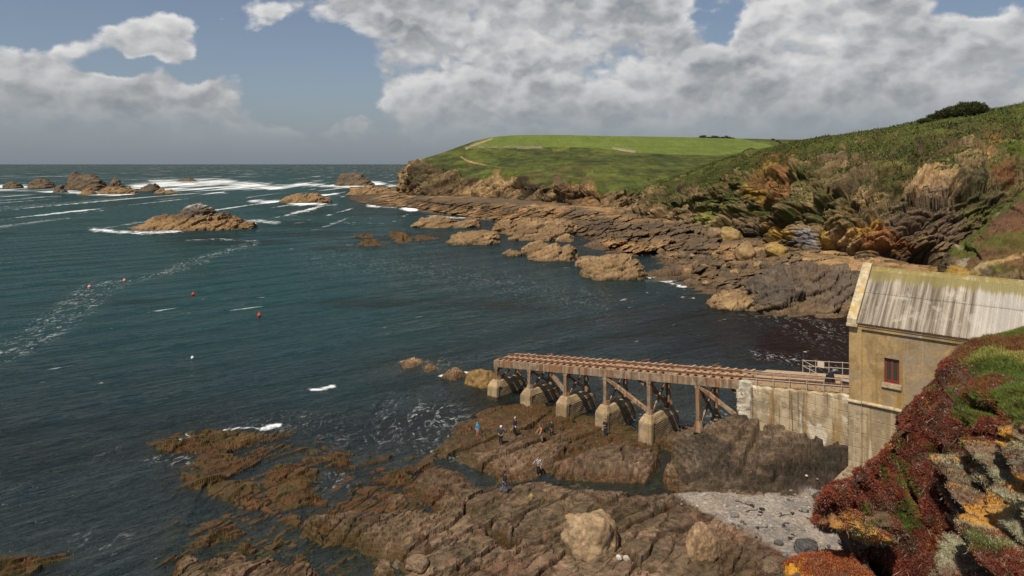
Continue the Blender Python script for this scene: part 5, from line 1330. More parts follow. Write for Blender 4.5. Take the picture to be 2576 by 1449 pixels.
# ------------------------------------------------------------------ the boathouse
def build_house():
    C0 = (25.9, 52.4)
    T = thing('boathouse', 'tan rendered old lifeboat house with a corrugated roof and one red window', 'boathouse', (C0[0], C0[1], 0), AX)
    Wd, Ln = 7.5, 19.0; ZE, ZS, ZB = 15.0, 8.95, 1.0; ZR = ZE + 3.72
    # near wall (y = 0) with the window opening, t along x
    wx0, wx1, wz0, wz1 = 2.42, 3.42, 10.78, 12.62
    xs = [.9, wx0, wx1, Ln]; zs = [ZS + .0, wz0, wz1, ZE]
    mb = MB()
    for i in range(3):
        for j in range(3):
            if i == 1 and j == 1: continue
            mb.box(xs[i], xs[i + 1], 0, .45, zs[j], zs[j + 1])
    mb.build('wall', M_RENDER, T)
    mb = MB(); mb.box(.003, .45, .45, Wd, ZB, ZE); mb.prism([(.45, ZE), (Wd - .45 + .45, ZE), (Wd / 2, ZR - .25)], .01, .44, axis=0); mb.build('gable_wall', M_RENDER, T)
    mb = MB(); mb.box(.45, Ln, Wd - .45, Wd, ZB, ZE); mb.build('wall', M_RENDER, T)
    mb = MB(); mb.box(0, .9, -.12, .448, ZS + .12, ZE - .35); mb.build('corner_pilaster', M_RENDER, T, bev=.02)
    mb = MB(); mb.box(.9, Ln, -.02, .45, ZB, ZS - .005); mb.build('plinth_wall', M_PLINTH, T)
    mb = MB(); mb.box(-.03, .92, -.20, .448, ZB, ZS - .005); mb.build('corner_pilaster', M_PLINTH, T, bev=.03)
    # moulding between the render and the base
    mb = MB(); pr = [(-.02, ZS - .12), (-.14, ZS - .12), (-.20, ZS - .06), (-.20, ZS + .02), (-.10, ZS + .10), (-.02, ZS + .12)]
    mb.prism(pr, .93, Ln, axis=0); mb.build('string_course', M_TRIM, T)
    mb = MB(); pr = [(.3, ZS - .12), (-.28, ZS - .12), (-.34, ZS - .06), (-.34, ZS + .02), (-.24, ZS + .115), (.3, ZS + .115)]
    mb.prism(pr, -.14, .925, axis=0); mb.build('string_course', M_TRIM, T)
    # cornice under the eaves and gutter
    mb = MB(); mb.prism([(-.001, ZE - .55), (-.14, ZE - .50), (-.14, ZE - .30), (-.20, ZE - .25), (-.20, ZE - .02), (-.001, ZE - .02)], .0, Ln, axis=0); mb.build('cornice', M_RENDER, T)
    mb = MB(); mb.box(.0, Ln, -.245, -.203, ZE - .14, ZE - .03); mb.build('gutter', M_RUST, T)
    # stepped footing
    for k in range(4):
        mb = MB(); e = .12 + .22 * k; mb.box(-.03 - e, 2.6 + e * .3, -.2 - e * 1.1, .3, 3.75 - .28 * (k + 1) - (2 if k == 3 else 0), 3.75 - .28 * k - .004); mb.build('footing', M_PLINTH, T, bev=.03, sub=3, jit=.04, seed=900 + k)
    # roof: two tiers of corrugated sheet a side
    def slope(side, s0, s1, lift, name, x0=.62, x1=Ln + .3):
        wl = .146; nx = int((x1 - x0) / wl * 8); nr = 7
        x = np.linspace(x0, x1, nx); s = np.linspace(s0, s1, nr)
        X, S = np.meshgrid(x, s)
        half = Wd / 2 + .30
        y = (-.30 + S * half) if side == 0 else (Wd + .30 - S * half)
        z = ZE - .02 + S * (ZR - ZE + .02) * 1.0 + lift + .028 * np.sin(2 * np.pi * X / wl)
        sheet = np.floor(X / 1.02); z = z + .010 * np.mod(sheet, 2) + .008 * fbm(X * .7, S * 3, oct=2, s=920)
        G = np.stack([X, y, z], -1)
        f = grid_faces(nr, nx); f = f[:, ::-1] if side == 0 else f
        V = np.concatenate([G.reshape(-1, 3), G.reshape(-1, 3) - [0, 0, .012]]); f2 = f[:, ::-1] + nr * nx
        # close the lower edge so that the sheets have a thickness
        i = np.arange(nx - 1); lowf = np.stack([i, i + 1, i + 1 + nr * nx, i + nr * nx], 1)
        mesh_np(name, V, np.concatenate([f, f2, lowf]), M_ROOF, parent=T)
    global M_ROOF
    m, nt, out = new_mat('weathered_corrugated_sheet')
    tc = node(nt, 'ShaderNodeTexCoord').outputs['Object']
    sp = node(nt, 'ShaderNodeSeparateXYZ', {0: tc})
    runs = noise(nt, vmth(nt, 'MULTIPLY', tc, (3.6, .12, .12)), 1.0, 7, .68, .1); a = noise(nt, tc, 1.1, 6, .65); b = noise(nt, tc, 14, 5, .7)
    shn = node(nt, 'ShaderNodeTexWhiteNoise', {'W': mth(nt, 'FLOOR', mth(nt, 'DIVIDE', sp.outputs[0], 1.02))}, noise_dimensions='1D').outputs[0]
    c = mixc(nt, ramp(nt, runs, .36, .62), (.36, .315, .25), (.125, .10, .072))
    c = mixc(nt, ramp(nt, a, .52, .68, 0, .5), c, (.44, .41, .35))
    c = mixc(nt, ramp(nt, sp.outputs[0], 7.6, 7.9, 0, .55), c, (.44, .41, .37))
    # olive moss towards the ridge
    moss = mth(nt, 'ADD', ramp(nt, sp.outputs[2], ZE + 2.2, ZE + 3.5), mth(nt, 'MULTIPLY', mth(nt, 'SUBTRACT', runs, .5), 1.3))
    c = mixc(nt, mth(nt, 'MULTIPLY', ramp(nt, moss, .35, .75), .85), c, (.20, .165, .055))
    k = mth(nt, 'ADD', mth(nt, 'MULTIPLY_ADD', mth(nt, 'SUBTRACT', b, .5), 1.0, .90), mth(nt, 'MULTIPLY', shn, .2))
    c = mixc(nt, 1.0, c, node(nt, 'ShaderNodeCombineXYZ', {0: k, 1: k, 2: k}).outputs[0], 'MULTIPLY')
    bs = node(nt, 'ShaderNodeBsdfPrincipled', {'Base Color': c, 'Roughness': .85, 'Specular IOR Level': .25})
    nt.links.new(bs.outputs[0], out.inputs[0]); M_ROOF = m
    slope(0, 0, .56, 0.0, 'roof_sheet'); slope(0, .53, .985, .045, 'roof_sheet'); slope(1, 0, .56, 0.0, 'roof_sheet'); slope(1, .53, .985, .045, 'roof_sheet')
    M_RIDGE = mat_simple('mossy_ridge', (.24, .185, .06), .9, .3, 3, .01, col2=(.30, .26, .16))
    mb = MB(); y = Wd / 2; mb.prism([(y - .34, ZR - .27), (y - .12, ZR + .02), (y - .1, ZR + .10), (y + .1, ZR + .10), (y + .12, ZR + .02), (y + .34, ZR - .27), (y, ZR - .05)], .62, Ln + .2, axis=0); mb.build('ridge_cap', M_RIDGE, T)
    # raised gable coping with kneelers
    M_COPE = streak_mat('lichened_coping', (.46, .385, .255), ((.40, .27, .10), (.50, .45, .36)), sc=2.0, blotch=(.42, .29, .12))
    for sgn in (0, 1):
        fy = lambda q: q if sgn == 0 else Wd - q
        mb = MB(); ye, yr = -.36, Wd / 2
        za, zb = ZE - .10, ZR + .02
        mb.hexa([(-.08, fy(ye), za), (.60, fy(ye), za), (.60, fy(yr), zb), (-.08, fy(yr), zb), (-.08, fy(ye), za + .34), (.60, fy(ye), za + .34), (.60, fy(yr), zb + .34), (-.08, fy(yr), zb + .34)])
        mb.build('gable_coping', M_COPE, T, bev=.02)
        mb = MB(); mb.box(-.12, .66, min(fy(-.44), fy(.1)), max(fy(-.44), fy(.1)), ZE - .34, ZE - .11); mb.build('kneeler', M_COPE, T, bev=.03)
    # window
    f = MB(); d = .17
    f.box(wx0, wx0 + .075, d, d + .08, wz0, wz1); f.box(wx1 - .075, wx1, d, d + .08, wz0, wz1); f.box(wx0 + .075, wx1 - .075, d, d + .08, wz1 - .075, wz1); f.box(wx0 + .075, wx1 - .075, d, d + .08, wz0, wz0 + .12)
    w = f.build('window', M_RED, T)
    for (a, b) in ((wx0 + .078, (wx0 + wx1) / 2 - .004), ((wx0 + wx1) / 2 + .004, wx1 - .078)):
        s_ = MB(); z0, z1 = wz0 + .123, wz1 - .078
        s_.box(a, a + .065, d - .02, d + .05, z0, z1); s_.box(b - .065, b, d - .02, d + .05, z0, z1); s_.box(a + .065, b - .065, d - .02, d + .05, z1 - .07, z1); s_.box(a + .065, b - .065, d - .02, d + .05, z0, z0 + .09)
        s_.build('casement', M_RED, w)
        gm, gt, go = new_mat('window_glass'); g = node(gt, 'ShaderNodeBsdfPrincipled', {'Base Color': (.035, .045, .028, 1), 'Roughness': .08}); gt.links.new(g.outputs[0], go.inputs[0])
        p_ = MB(); p_.box(a + .064, b - .064, d + .01, d + .02, z0 + .088, z1 - .068); p_.build('pane', gm, w)
    mb = MB(); mb.box(wx0 - .16, wx1 + .16, -.14, .2, wz0 - .34, wz0 - .003); mb.build('window_sill', M_TRIM, T, bev=.02)
    mb = MB(); mb.box(wx0 - .01, wx1 + .01, .30, .46, wz0, wz1); mb.build('black_backing', M_BLACK, T)  # black panel closing the opening behind the panes
    return T
build_house()

# ------------------------------------------------------------------ leaves: many small blades in one mesh
def mat_leaf(name, rough=.7, trans=.25):
    m, nt, out = new_mat(name)
    col = node(nt, 'ShaderNodeAttribute', attribute_name='col').outputs['Color']
    d = node(nt, 'ShaderNodeBsdfPrincipled', {'Base Color': col, 'Roughness': rough, 'Specular IOR Level': .25})
    t = node(nt, 'ShaderNodeBsdfTranslucent', {'Color': col})
    mx = node(nt, 'ShaderNodeMixShader', {0: trans, 1: d.outputs[0], 2: t.outputs[0]})
    nt.links.new(mx.outputs[0], out.inputs[0])
    return m
M_LEAF = mat_leaf('leaf_blades')
def blades(Pn, Nn, col, length, width, k, spread, rg, off=.5, droop=0.0):
    """k narrow blades at each point; returns V, F, colours"""
    n = len(Pn)
    Pn = np.repeat(Pn, k, 0); Nn = np.repeat(Nn, k, 0); col = np.repeat(col, k, 0); L = np.repeat(length, k) * rg.uniform(.55, 1.15, n * k)
    rv = rg.normal(size=(n * k, 3)); rv /= np.linalg.norm(rv, axis=1, keepdims=True)
    d = Nn + spread * rv; d[:, 2] -= droop; d /= np.linalg.norm(d, axis=1, keepdims=True)
    s = np.cross(d, rg.normal(size=(n * k, 3))); s /= np.linalg.norm(s, axis=1, keepdims=True) + 1e-9
    b = Pn + off * L[:, None] * (rv - (rv * Nn).sum(1, keepdims=True) * Nn)
    w = (np.repeat(width, k) * rg.uniform(.7, 1.3, n * k))[:, None]
    mid = b + d * (L * .5)[:, None]; tip = b + d * L[:, None] + rg.normal(size=(n * k, 3)) * (L * .12)[:, None]
    V = np.stack([b - s * w * .25, mid - s * w * .5, tip, mid + s * w * .5], 1).reshape(-1, 3)
    Fq = np.arange(n * k * 4, dtype=np.int32).reshape(-1, 4)
    c = col * rg.uniform(.65, 1.35, (n * k, 1))
    return V, Fq, np.repeat(c, 4, 0)
def blade_obj(name, parts, parent=None, mat=None):
    o = 0; Vs, Fs, Cs = [], [], []
    for V, Fq, c in parts:
        Vs.append(V); Fs.append(Fq + o); Cs.append(c); o += len(V)
    return mesh_np(name, np.concatenate(Vs), np.concatenate(Fs), mat or M_LEAF, {'col': np.concatenate(Cs)}, parent, smooth=False)
def scatter_on(G, N, dens, count, rg):
    """random points on a grid surface, by area and density"""
    A = np.linalg.norm(np.cross(G[1:, :-1] - G[:-1, :-1], G[:-1, 1:] - G[:-1, :-1]), axis=-1) * dens[:-1, :-1]
    p = A.ravel().astype(np.float64); p /= p.sum()
    i = rg.choice(len(p), count, p=p); r, c = np.divmod(i, A.shape[1])
    a, b = rg.random(count)[:, None], rg.random(count)[:, None]
    pt = G[r, c] + (G[r + 1, c] - G[r, c]) * a + (G[r, c + 1] - G[r, c]) * b
    return pt, N[r, c], r, c

# ------------------------------------------------------------------ the crag in the near right corner
M_CRAG = mat_ground("crag_rock_and_lichen", 5.0, .03, .32, .9)
def build_crag():
    global BED
    BED = bed_axes((.76, -.30, .57))
    cols = [
        [(2800, 860, 19), (2800, 770, 16), (2830, 940, 12), (2860, 1040, 10), (2880, 1250, 9.3), (2900, 1500, 8.9), (2950, 1800, 8.6)],
        [(2576, 900, 18), (2576, 830, 15), (2600, 950, 12.3), (2620, 1045, 10.6), (2640, 1250, 9.8), (2660, 1500, 9.3), (2700, 1800, 9)],
        [(2455, 930, 17.4), (2450, 862, 14.8), (2470, 955, 13), (2488, 1040, 11.8), (2508, 1250, 10.9), (2520, 1500, 10.2), (2540, 1800, 9.8)],
        [(2392, 970, 17), (2384, 905, 14.5), (2400, 980, 13.4), (2414, 1070, 12.4), (2430, 1260, 11.5), (2440, 1500, 10.8), (2450, 1800, 10.4)],
        [(2340, 1050, 16.4), (2329, 985, 14), (2340, 1042, 13.3), (2350, 1112, 12.7), (2360, 1270, 12), (2370, 1500, 11.3), (2370, 1800, 10.9)],
        [(2280, 1130, 15.8), (2267, 1064, 13.5), (2280, 1120, 13.1), (2290, 1182, 12.7), (2300, 1300, 12.2), (2300, 1500, 11.6), (2290, 1800, 11.2)],
        [(2216, 1230, 15.2), (2203, 1160, 13), (2214, 1200, 12.8), (2224, 1252, 12.5), (2235, 1340, 12.2), (2240, 1500, 11.8), (2220, 1800, 11.4)],
        [(2145, 1290, 14.8), (2130, 1224, 12.5), (2145, 1248, 12.4), (2160, 1290, 12.2), (2175, 1360, 12), (2185, 1500, 11.9), (2170, 1800, 11.6)],
        [(2085, 1330, 14.5), (2064, 1262, 12), (2074, 1276, 12), (2090, 1312, 12), (2112, 1372, 12.1), (2140, 1500, 12.2), (2130, 1800, 12)],
        [(2110, 1345, 14.6), (2076, 1280, 13.4), (2086, 1292, 13.4), (2100, 1325, 13.4), (2122, 1385, 13.4), (2150, 1510, 13.4), (2140, 1810, 13.2)],
    ]
    n, m = 520, 560
    G = loft(cols, n, m)
    u, v = uv_of(*np.moveaxis(G, -1, 0))
    t = np.linspace(0, 6, n, dtype=np.float32)[:, None] * np.ones((1, m), np.float32)
    N = grid_normals(G); N *= np.sign((N * (np.array([-3, -6, CAMZ]) - G)).sum(-1).mean())
    x, y, z = np.moveaxis(G, -1, 0)
    nz = fbm(x * 1.1, y * 1.1, z * 1.1, oct=5, s=1001); nb = fbm(x * 4, y * 4, z * 4, oct=4, s=1002)
    top = sstep(3.1, 2.4, t + .4 * nz) * sstep(2320, 2420, u)                    # turfy dome
    lich = sstep(-20, 30, sdist(u + 25 * nb, v + 25 * nb, np.array([(2395, 1140), (2470, 1130), (2540, 1020), (2800, 1000), (2900, 1900), (2370, 1900), (2360, 1400), (2380, 1250)], np.float32)))
    lich2 = sstep(-8, 10, sdist(u + 14 * nb, v + 14 * nb, np.array([(2085, 1290), (2200, 1290), (2215, 1400), (2230, 1449), (2080, 1480), (2060, 1330)], np.float32)))
    rocky = np.clip(np.maximum(lich, lich2 * .8), 0, 1)
    d, i1, r = rock_relief(G, .42, 1.5, 1010)
    disp = d * (.35 + .65 * rocky) * (1 - .85 * top) + .13 * nz + .05 * nb
    ft = lambda pl, w: feature(u, v, pl, w)
    disp -= .95 * ft([(2350, 1130), (2353, 1160), (2357, 1240), (2360, 1310), (2380, 1390), (2400, 1500)], 11) + .85 * ft([(2440, 1020), (2500, 1030), (2522, 1075), (2528, 1130), (2545, 1190), (2570, 1250)], 12)
    disp -= .6 * ft([(2268, 1180), (2287, 1230), (2306, 1285)], 9) + 1.1 * ft([(2090, 1362), (2150, 1385), (2200, 1395), (2225, 1440), (2240, 1500)], 20) + .55 * ft([(2400, 1110), (2450, 1150), (2460, 1220)], 10)
    disp -= .5 * ft([(2470, 1230), (2520, 1310), (2600, 1400)], 10) + .4 * ft([(2140, 1280), (2190, 1310), (2220, 1330)], 8) + .5 * ft([(2420, 1330), (2470, 1400), (2520, 1500)], 12)
    disp += .40 * ft([(2420, 1180), (2500, 1290), (2570, 1400), (2620, 1500)], 18) + .35 * ft([(2480, 1130), (2560, 1230), (2650, 1340)], 16) + .45 * ft([(2378, 1190), (2400, 1290), (2440, 1400), (2470, 1500)], 14) + .3 * ft([(2085, 1300), (2140, 1330), (2200, 1350)], 12)
    disp *= sstep(0, 1.0, t + .35) * sstep(m - 1, m - 40, np.arange(m))[None, :]
    G = G + N * disp[..., None]
    N2 = grid_normals(G); N2 *= np.sign((N2 * N).sum(-1).mean())
    # colours of the ground under the plants
    soil = np.broadcast_to(rgb(.075, .045, .03), G.shape)
    rock = mixn(np.broadcast_to(rgb(.13, .085, .055), G.shape), rgb(.075, .06, .048), sstep(-.2, .4, nz))
    rock = mixn(rock, rgb(.20, .125, .075), sstep(.1, .5, nb) * .7)
    pale = sstep(-.02, .22, fbm(x * 2.1, y * 2.1, z * 2.1, oct=5, s=1003)) * rocky
    rock = mixn(rock, rgb(.30, .29, .19), pale * .8)
    org = .85 * sstep(.15, .30, fbm(x * 1.9 + 4, y * 1.9, z * 1.9, oct=5, s=1004)) * rocky
    rock = mixn(rock, rgb(.40, .19, .03), org)
    col = mixn(soil, rock, np.maximum(rocky, .25 * sstep(.15, .4, nz)))
    pl = [([(2360, 1170), (2390, 1165), (2400, 1190), (2365, 1195)], (.42, .2, .03), 12, .7), ([(2425, 1240), (2455, 1235), (2465, 1290), (2440, 1300)], (.42, .2, .03), 13, .75), ([(2310, 1350), (2360, 1340), (2365, 1400), (2320, 1400)], (.42, .2, .03), 13, .75), ([(2510, 1320), (2540, 1310), (2560, 1370), (2530, 1370)], (.42, .2, .03), 13, .75), ([(2465, 1005), (2490, 995), (2510, 1035), (2490, 1040)], (.45, .19, .02), 5, .9), ([(2215, 1120), (2235, 1115), (2240, 1135), (2220, 1140)], (.46, .24, .03), 4, .9), ([(2135, 1250), (2150, 1250), (2152, 1275), (2138, 1275)], (.46, .22, .03), 4, .9), ([(2110, 1310), (2185, 1325), (2180, 1345), (2115, 1330)], (.42, .24, .06), 5, .8)]
    col = patches(u, v, col, pl, 22, 1020)
    tag(mesh_np('crag', G.reshape(-1, 3), grid_faces(n, m), M_CRAG, {'col': col.reshape(-1, 3), 'wet': np.zeros(n * m)}), 'steep near crag of dark rock with orange and grey lichen', 'cliff', kind='structure')
    # plants
    rg = np.random.default_rng(77)
    vis = sstep(.25, .7, t) * sstep(2950, 2700, u) * sstep(1700, 1500, v)
    steep = sstep(-.5, .25, N2[..., 2])
    deepc = np.clip(-disp * 1.6, 0, 1)
    red = vis * (1 - .93 * rocky) * (1 - .85 * top) * sstep(-.62, -.1, N2[..., 2]) * (1 - .8 * deepc) * sstep(-.55, -.2, nz)
    red *= .12 + .88 * sstep(-.32, .02, fbm(x * 3.2, y * 3.2, z * 3.2, oct=4, s=1031))
    red += vis * rocky * .9 * (sstep(.10, .25, fbm(x * .9 + 7, y * .9, z * .9, oct=4, s=1030)) * steep)
    gl = [([(2395, 900), (2450, 866), (2700, 800), (2700, 1010), (2576, 960), (2480, 990), (2440, 930)], 12, .9), ([(2490, 985), (2576, 960), (2700, 960), (2700, 1080), (2590, 1085), (2520, 1030)], 8, 1.0), ([(2425, 985), (2478, 975), (2490, 1040), (2450, 1085), (2418, 1060), (2395, 1040)], 8, .9), ([(2252, 1270), (2300, 1240), (2320, 1310), (2280, 1345), (2250, 1330)], 6, 1.0), ([(2322, 1110), (2340, 1105), (2345, 1145), (2328, 1150)], 4, .9), ([(2208, 1178), (2228, 1180), (2232, 1210), (2212, 1205)], 4, .9), ([(2245, 1200), (2270, 1200), (2275, 1225), (2250, 1225)], 4, .8), ([(2395, 945), (2410, 950), (2405, 1000), (2392, 990)], 4, .8), ([(2060, 1340), (2095, 1330), (2105, 1380), (2080, 1395)], 4, .9)]
    gm = np.zeros((n, m, 1), np.float32)
    for p_, sf, st in gl: gm = np.maximum(gm, patches(u, v, np.zeros((n, m, 3), np.float32), [(p_, (1, 1, 1), sf, st)], 12, 1040)[..., :1])
    gm = gm[..., 0]
    red = red * (1 - .65 * gm)
    pt, nn, r_, c_ = scatter_on(G, N2, red, 62000, rg)
    hue = fbm(pt[:, 0] * 1.7, pt[:, 1] * 1.7, pt[:, 2] * 1.7, oct=4, s=1050) + .25 * rg.normal(size=len(pt))
    c = mixn(np.broadcast_to(rgb(.27, .068, .036), pt.shape), rgb(.15, .038, .026), sstep(-.3, .3, hue)); c = mixn(c, rgb(.40, .17, .05), sstep(.25, .6, hue) * .8)
    c = mixn(c, rgb(.10, .055, .03), sstep(.05, .4, fbm(pt[:, 0] * 2.6, pt[:, 1] * 2.6, pt[:, 2] * 2.6, oct=4, s=1051)) * .85)
    c = mixn(c, rgb(.13, .17, .035), sstep(.22, .42, fbm(pt[:, 0] * 1.9 + 3, pt[:, 1] * 1.9, pt[:, 2] * 1.9, oct=4, s=1052)) * .8)
    c = np.where((rg.random(len(pt)) < .045)[:, None], rgb(.38, .33, .25), c)
    P1 = blades(pt + nn * .005, nn, c, np.full(len(pt), .055), np.full(len(pt), .013), 5, .85, rg, .5)
    tag(blade_obj('succulent_mat', [P1]), 'red and rust-coloured succulent mat hanging over the near crag', 'ground cover', kind='stuff')
    pt, nn, r_, c_ = scatter_on(G, N2, gm * vis * (.25 + steep) * sstep(-.6, -.1, nz + .2), 26000, rg)
    uu, vv = uv_of(*pt.T); yel = sstep(-.2, .4, fbm(pt[:, 0] * 1.3, pt[:, 1] * 1.3, pt[:, 2] * 1.3, oct=3, s=1060)) * sstep(1000, 930, vv)
    c = mixn(np.broadcast_to(rgb(.115, .185, .032), pt.shape), rgb(.40, .39, .10), yel)
    c = np.where((rg.random(len(pt)) < .12)[:, None], rgb(.17, .06, .03), c)
    c = mixn(c, rgb(.24, .085, .04), sstep(.1, .35, fbm(pt[:, 0] * 1.6 + 2, pt[:, 1] * 1.6, pt[:, 2] * 1.6, oct=4, s=1061)) * .8)
    P2 = blades(pt, nn * .6 + np.array([0, 0, .5]), c, np.full(len(pt), .085), np.full(len(pt), .008), 6, .6, rg, .35)
    # pink flowers, sparse
    pf, nf, _, _ = scatter_on(G, N2, top * vis, 260, rg)
    P3 = blades(pf + nf * .06, nf, np.broadcast_to(rgb(.42, .12, .34), pf.shape), np.full(len(pf), .025), np.full(len(pf), .02), 6, 1.0, rg, .2)
    tag(blade_obj('turf_grass', [P2, P3]), 'bright green turf and tufts with a few pink flowers on the near crag', 'grass', kind='stuff')
    pt, nn, r_, c_ = scatter_on(G, N2, vis * rocky * (.15 + pale) * (1 - org) * (1 - deepc), 15000, rg)
    c = mixn(np.broadcast_to(rgb(.46, .44, .29), pt.shape), rgb(.32, .31, .19), rg.random(len(pt)))
    P4 = blades(pt, nn, c, np.full(len(pt), .05), np.full(len(pt), .006), 5, .9, rg, .4)
    tag(blade_obj('lichen_tufts', [P4]), 'pale grey-green lichen tufts on the dark ribs of the crag', 'lichen', kind='stuff')
    # long bare stems trailing over the rock
    pt, nn, _, _ = scatter_on(G, N2, red, 900, rg)
    P5 = blades(pt + nn * .03, nn * .2 + np.array([-.2, -.2, -.8]), np.broadcast_to(rgb(.36, .30, .23), pt.shape), np.full(len(pt), .22), np.full(len(pt), .007), 1, .5, rg, 0)
    tag(blade_obj('dry_stems', [P5]), 'thin bleached stems trailing through the red mat', 'stems', kind='stuff')
build_crag()
BED = bed_axes(BN)
def build_knob():
    """small outcrop at the very bottom"""
    x0, y0, z0 = D(2100, 1475, 12.0)
    bm = bmesh.new(); bmesh.ops.create_icosphere(bm, subdivisions=6, radius=1)
    V = np.array([q.co[:] for q in bm.verts], np.float32); Fq = np.array([[q.index for q in f.verts] for f in bm.faces], np.int32); bm.free()
    r = 1 + .22 * fbm(V[:, 0] * 1.5, V[:, 1] * 1.5, V[:, 2] * 1.5, oct=5, s=1101) + .05 * fbm(V[:, 0] * 7, V[:, 1] * 7, V[:, 2] * 7, oct=3, s=1102)
    W = V * r[:, None] * np.array([.80, .70, .62]); W[:, 2] -= .12
    Wd = W + np.array([x0, y0, z0])
    n1 = fbm(V[:, 0] * 1.6, V[:, 1] * 1.6, V[:, 2] * 1.6, oct=5, s=1103)
    c = mixn(np.broadcast_to(rgb(.12, .07, .045), W.shape), rgb(.48, .22, .025), sstep(-.05, .1, n1 - .5 * (V[:, 2] - .3) - .25 * V[:, 0]))
    c = mixn(c, rgb(.40, .37, .28), sstep(.1, .3, n1 - .8 * V[:, 2] - .3))
    o = mesh_np('lichened_outcrop', W, Fq, M_CRAG, {'col': c, 'wet': np.zeros(len(W))}); o.location = (x0, y0, z0)
    tag(o, 'low outcrop with a bright orange lichen face at the bottom edge', 'rock')
    rg = np.random.default_rng(3)
    k = rg.choice(np.nonzero((V[:, 2] > .25 + .3 * n1) & (V[:, 0] > -.75))[0], 3800)
    pt = W[k] + rg.normal(size=(3800, 3)) * .008
    c = mixn(np.broadcast_to(rgb(.34, .07, .036), pt.shape), rgb(.36, .15, .05), rg.random(3800))
    b = blade_obj('plant_mat', [blades(pt, V[k], c, np.full(len(pt), .055), np.full(len(pt), .012), 5, .85, rg)], o)
build_knob()

# ------------------------------------------------------------------ turf and scrub on the hillside
def build_scrub():
    rg = np.random.default_rng(21)
    G, t = HILL['G'], HILL['t']; N = grid_normals(G); N *= np.sign(N[..., 2:3] + 1e-9)
    dn = HILL['grass'] * (t < 5.3) * sstep(3050, 2700, HILL['u'])
    pt, nn, r, c = scatter_on(G, N, dn, 46000, rg)
    h = fbm(pt[:, 0] / 9, pt[:, 1] / 9, pt[:, 2] / 9, oct=4, s=1201) + .3 * rg.normal(size=len(pt))
    cc = mixn(np.broadcast_to(rgb(.115, .135, .030), pt.shape), rgb(.055, .072, .018), sstep(-.3, .4, h)); cc = mixn(cc, rgb(.15, .10, .045), sstep(.2, .6, fbm(pt[:, 0] / 5, pt[:, 1] / 5, pt[:, 2] / 5, oct=4, s=1203) + .2 * rg.normal(size=len(pt))) * .85)
    L = (.22 + .42 * rg.random(len(pt)) ** 3) * (1 + .8 * (fbm(pt[:, 0] / 6, pt[:, 1] / 6, oct=3, s=1202) > .15))
    b1 = blades(pt, nn * .4 + np.array([0, 0, .8]), cc, L, L * .32, 4, .6, rg, .6)
    pf, nf, _, _ = scatter_on(G, N, dn * (t > 3.2) * (HILL['u'] > 2120) * (HILL['u'] < 2700), 1500, rg)
    b2 = blades(pf + np.array([0, 0, .5]), nf, np.broadcast_to(rgb(.42, .40, .20), pf.shape), np.full(len(pf), .22), np.full(len(pf), .2), 2, 1.0, rg, .3)
    tag(blade_obj('turf_scrub', [b1, b2]), 'rough turf, bracken and pale flowers on the hillside', 'scrub', kind='stuff')
build_scrub()
def shrub(name, label, spots, cat, cols, parent_stems=True, count=900, seed=1, leaf=.5, group=None):
    """spots: (x, y, z, half width, height): crown of leaf blades through its volume on bare stems"""
    rg = np.random.default_rng(seed)
    x0, y0, z0 = spots[0][:3]
    T = thing(name, label, cat, (float(x0), float(y0), float(z0)), 0, group)
    pts = []; st = MB()
    for (x, y, z, hw, hh) in spots:
        q = rg.normal(size=(count, 3)); q /= np.linalg.norm(q, axis=1, keepdims=True); q *= (rg.random(count) ** .45)[:, None]
        lump = 1 + .35 * fbm(q[:, 0] * 2 + x, q[:, 1] * 2 + y, q[:, 2] * 2, oct=3, s=1300 + seed)
        p = q * lump[:, None] * np.array([hw, hw * .8, hh * .55]) + np.array([x - x0, y - y0, z - z0 + hh * .45]); pts.append(p)
        for k in range(4):
            a = rg.uniform(0, 6.28); st.tube([(x - x0, y - y0, z - z0 - .3), (x - x0 + .25 * hw * math.cos(a), y - y0 + .25 * hw * math.sin(a), z - z0 + hh * .4), (x - x0 + .6 * hw * math.cos(a), y - y0 + .5 * hw * math.sin(a), z - z0 + hh * .8)], hh * .03, 5, hh * .012)
    p = np.concatenate(pts); c = mixn(np.broadcast_to(rgb(*cols[0]), p.shape), rgb(*cols[1]), rg.random(len(p)))
    up = np.broadcast_to(np.array([.15, .05, .9]), p.shape)
    L = np.full(len(p), leaf)
    blade_obj('crown', [blades(p, up, c, L, L * .3, 3, .9, rg, .4)], T)
    st.build('stem', mat_simple('scrub_bark', (.07, .05, .035), .9, .3, 4, .01), T)
    return T
def hill_pt(u, v): return on_grid(HILL, u, v)
sp = []
for (u, v, hw, hh) in ((2330, 309, 2.4, 1.5), (2352, 303, 2.6, 2.2), (2376, 298, 2.8, 3.2), (2400, 295, 3.0, 3.9), (2424, 291, 3.0, 4.5), (2448, 289, 2.8, 4.4), (2468, 285, 2.0, 3.2)):
    p = hill_pt(u, v); sp.append((p[0], p[1], p[2] - .3, hw, hh))
shrub('bush', 'dark wind-shorn bush on the skyline at the top of the hillside', sp, 'bush', ((.045, .055, .018), (.075, .08, .022)), count=1500, seed=5, leaf=.75)
G_ = HEAD['G']
sp = []
for u in np.arange(1766, 1850, 8): p = on_grid(HEAD, u, 346.5); sp.append((p[0], p[1] + 4, p[2] - .2, 2.6, 2.2 + 1.2 * math.sin(u)))
shrub('hedge', 'low dark hedge along the far edge of the bright field', sp, 'hedge', ((.04, .055, .02), (.06, .07, .02)), count=160, seed=6, leaf=.9)
sp = []
for u, v in ((1945, 353), (1955, 357), (1963, 361), (1972, 366), (1982, 370)): p = on_grid(HEAD, u, v); sp.append((p[0], p[1], p[2] - .2, 1.8, 1.6))
shrub('hedge', 'short broken hedge running down the right side of the bright field', sp, 'hedge', ((.05, .055, .022), (.08, .075, .03)), count=120, seed=7, leaf=.8)

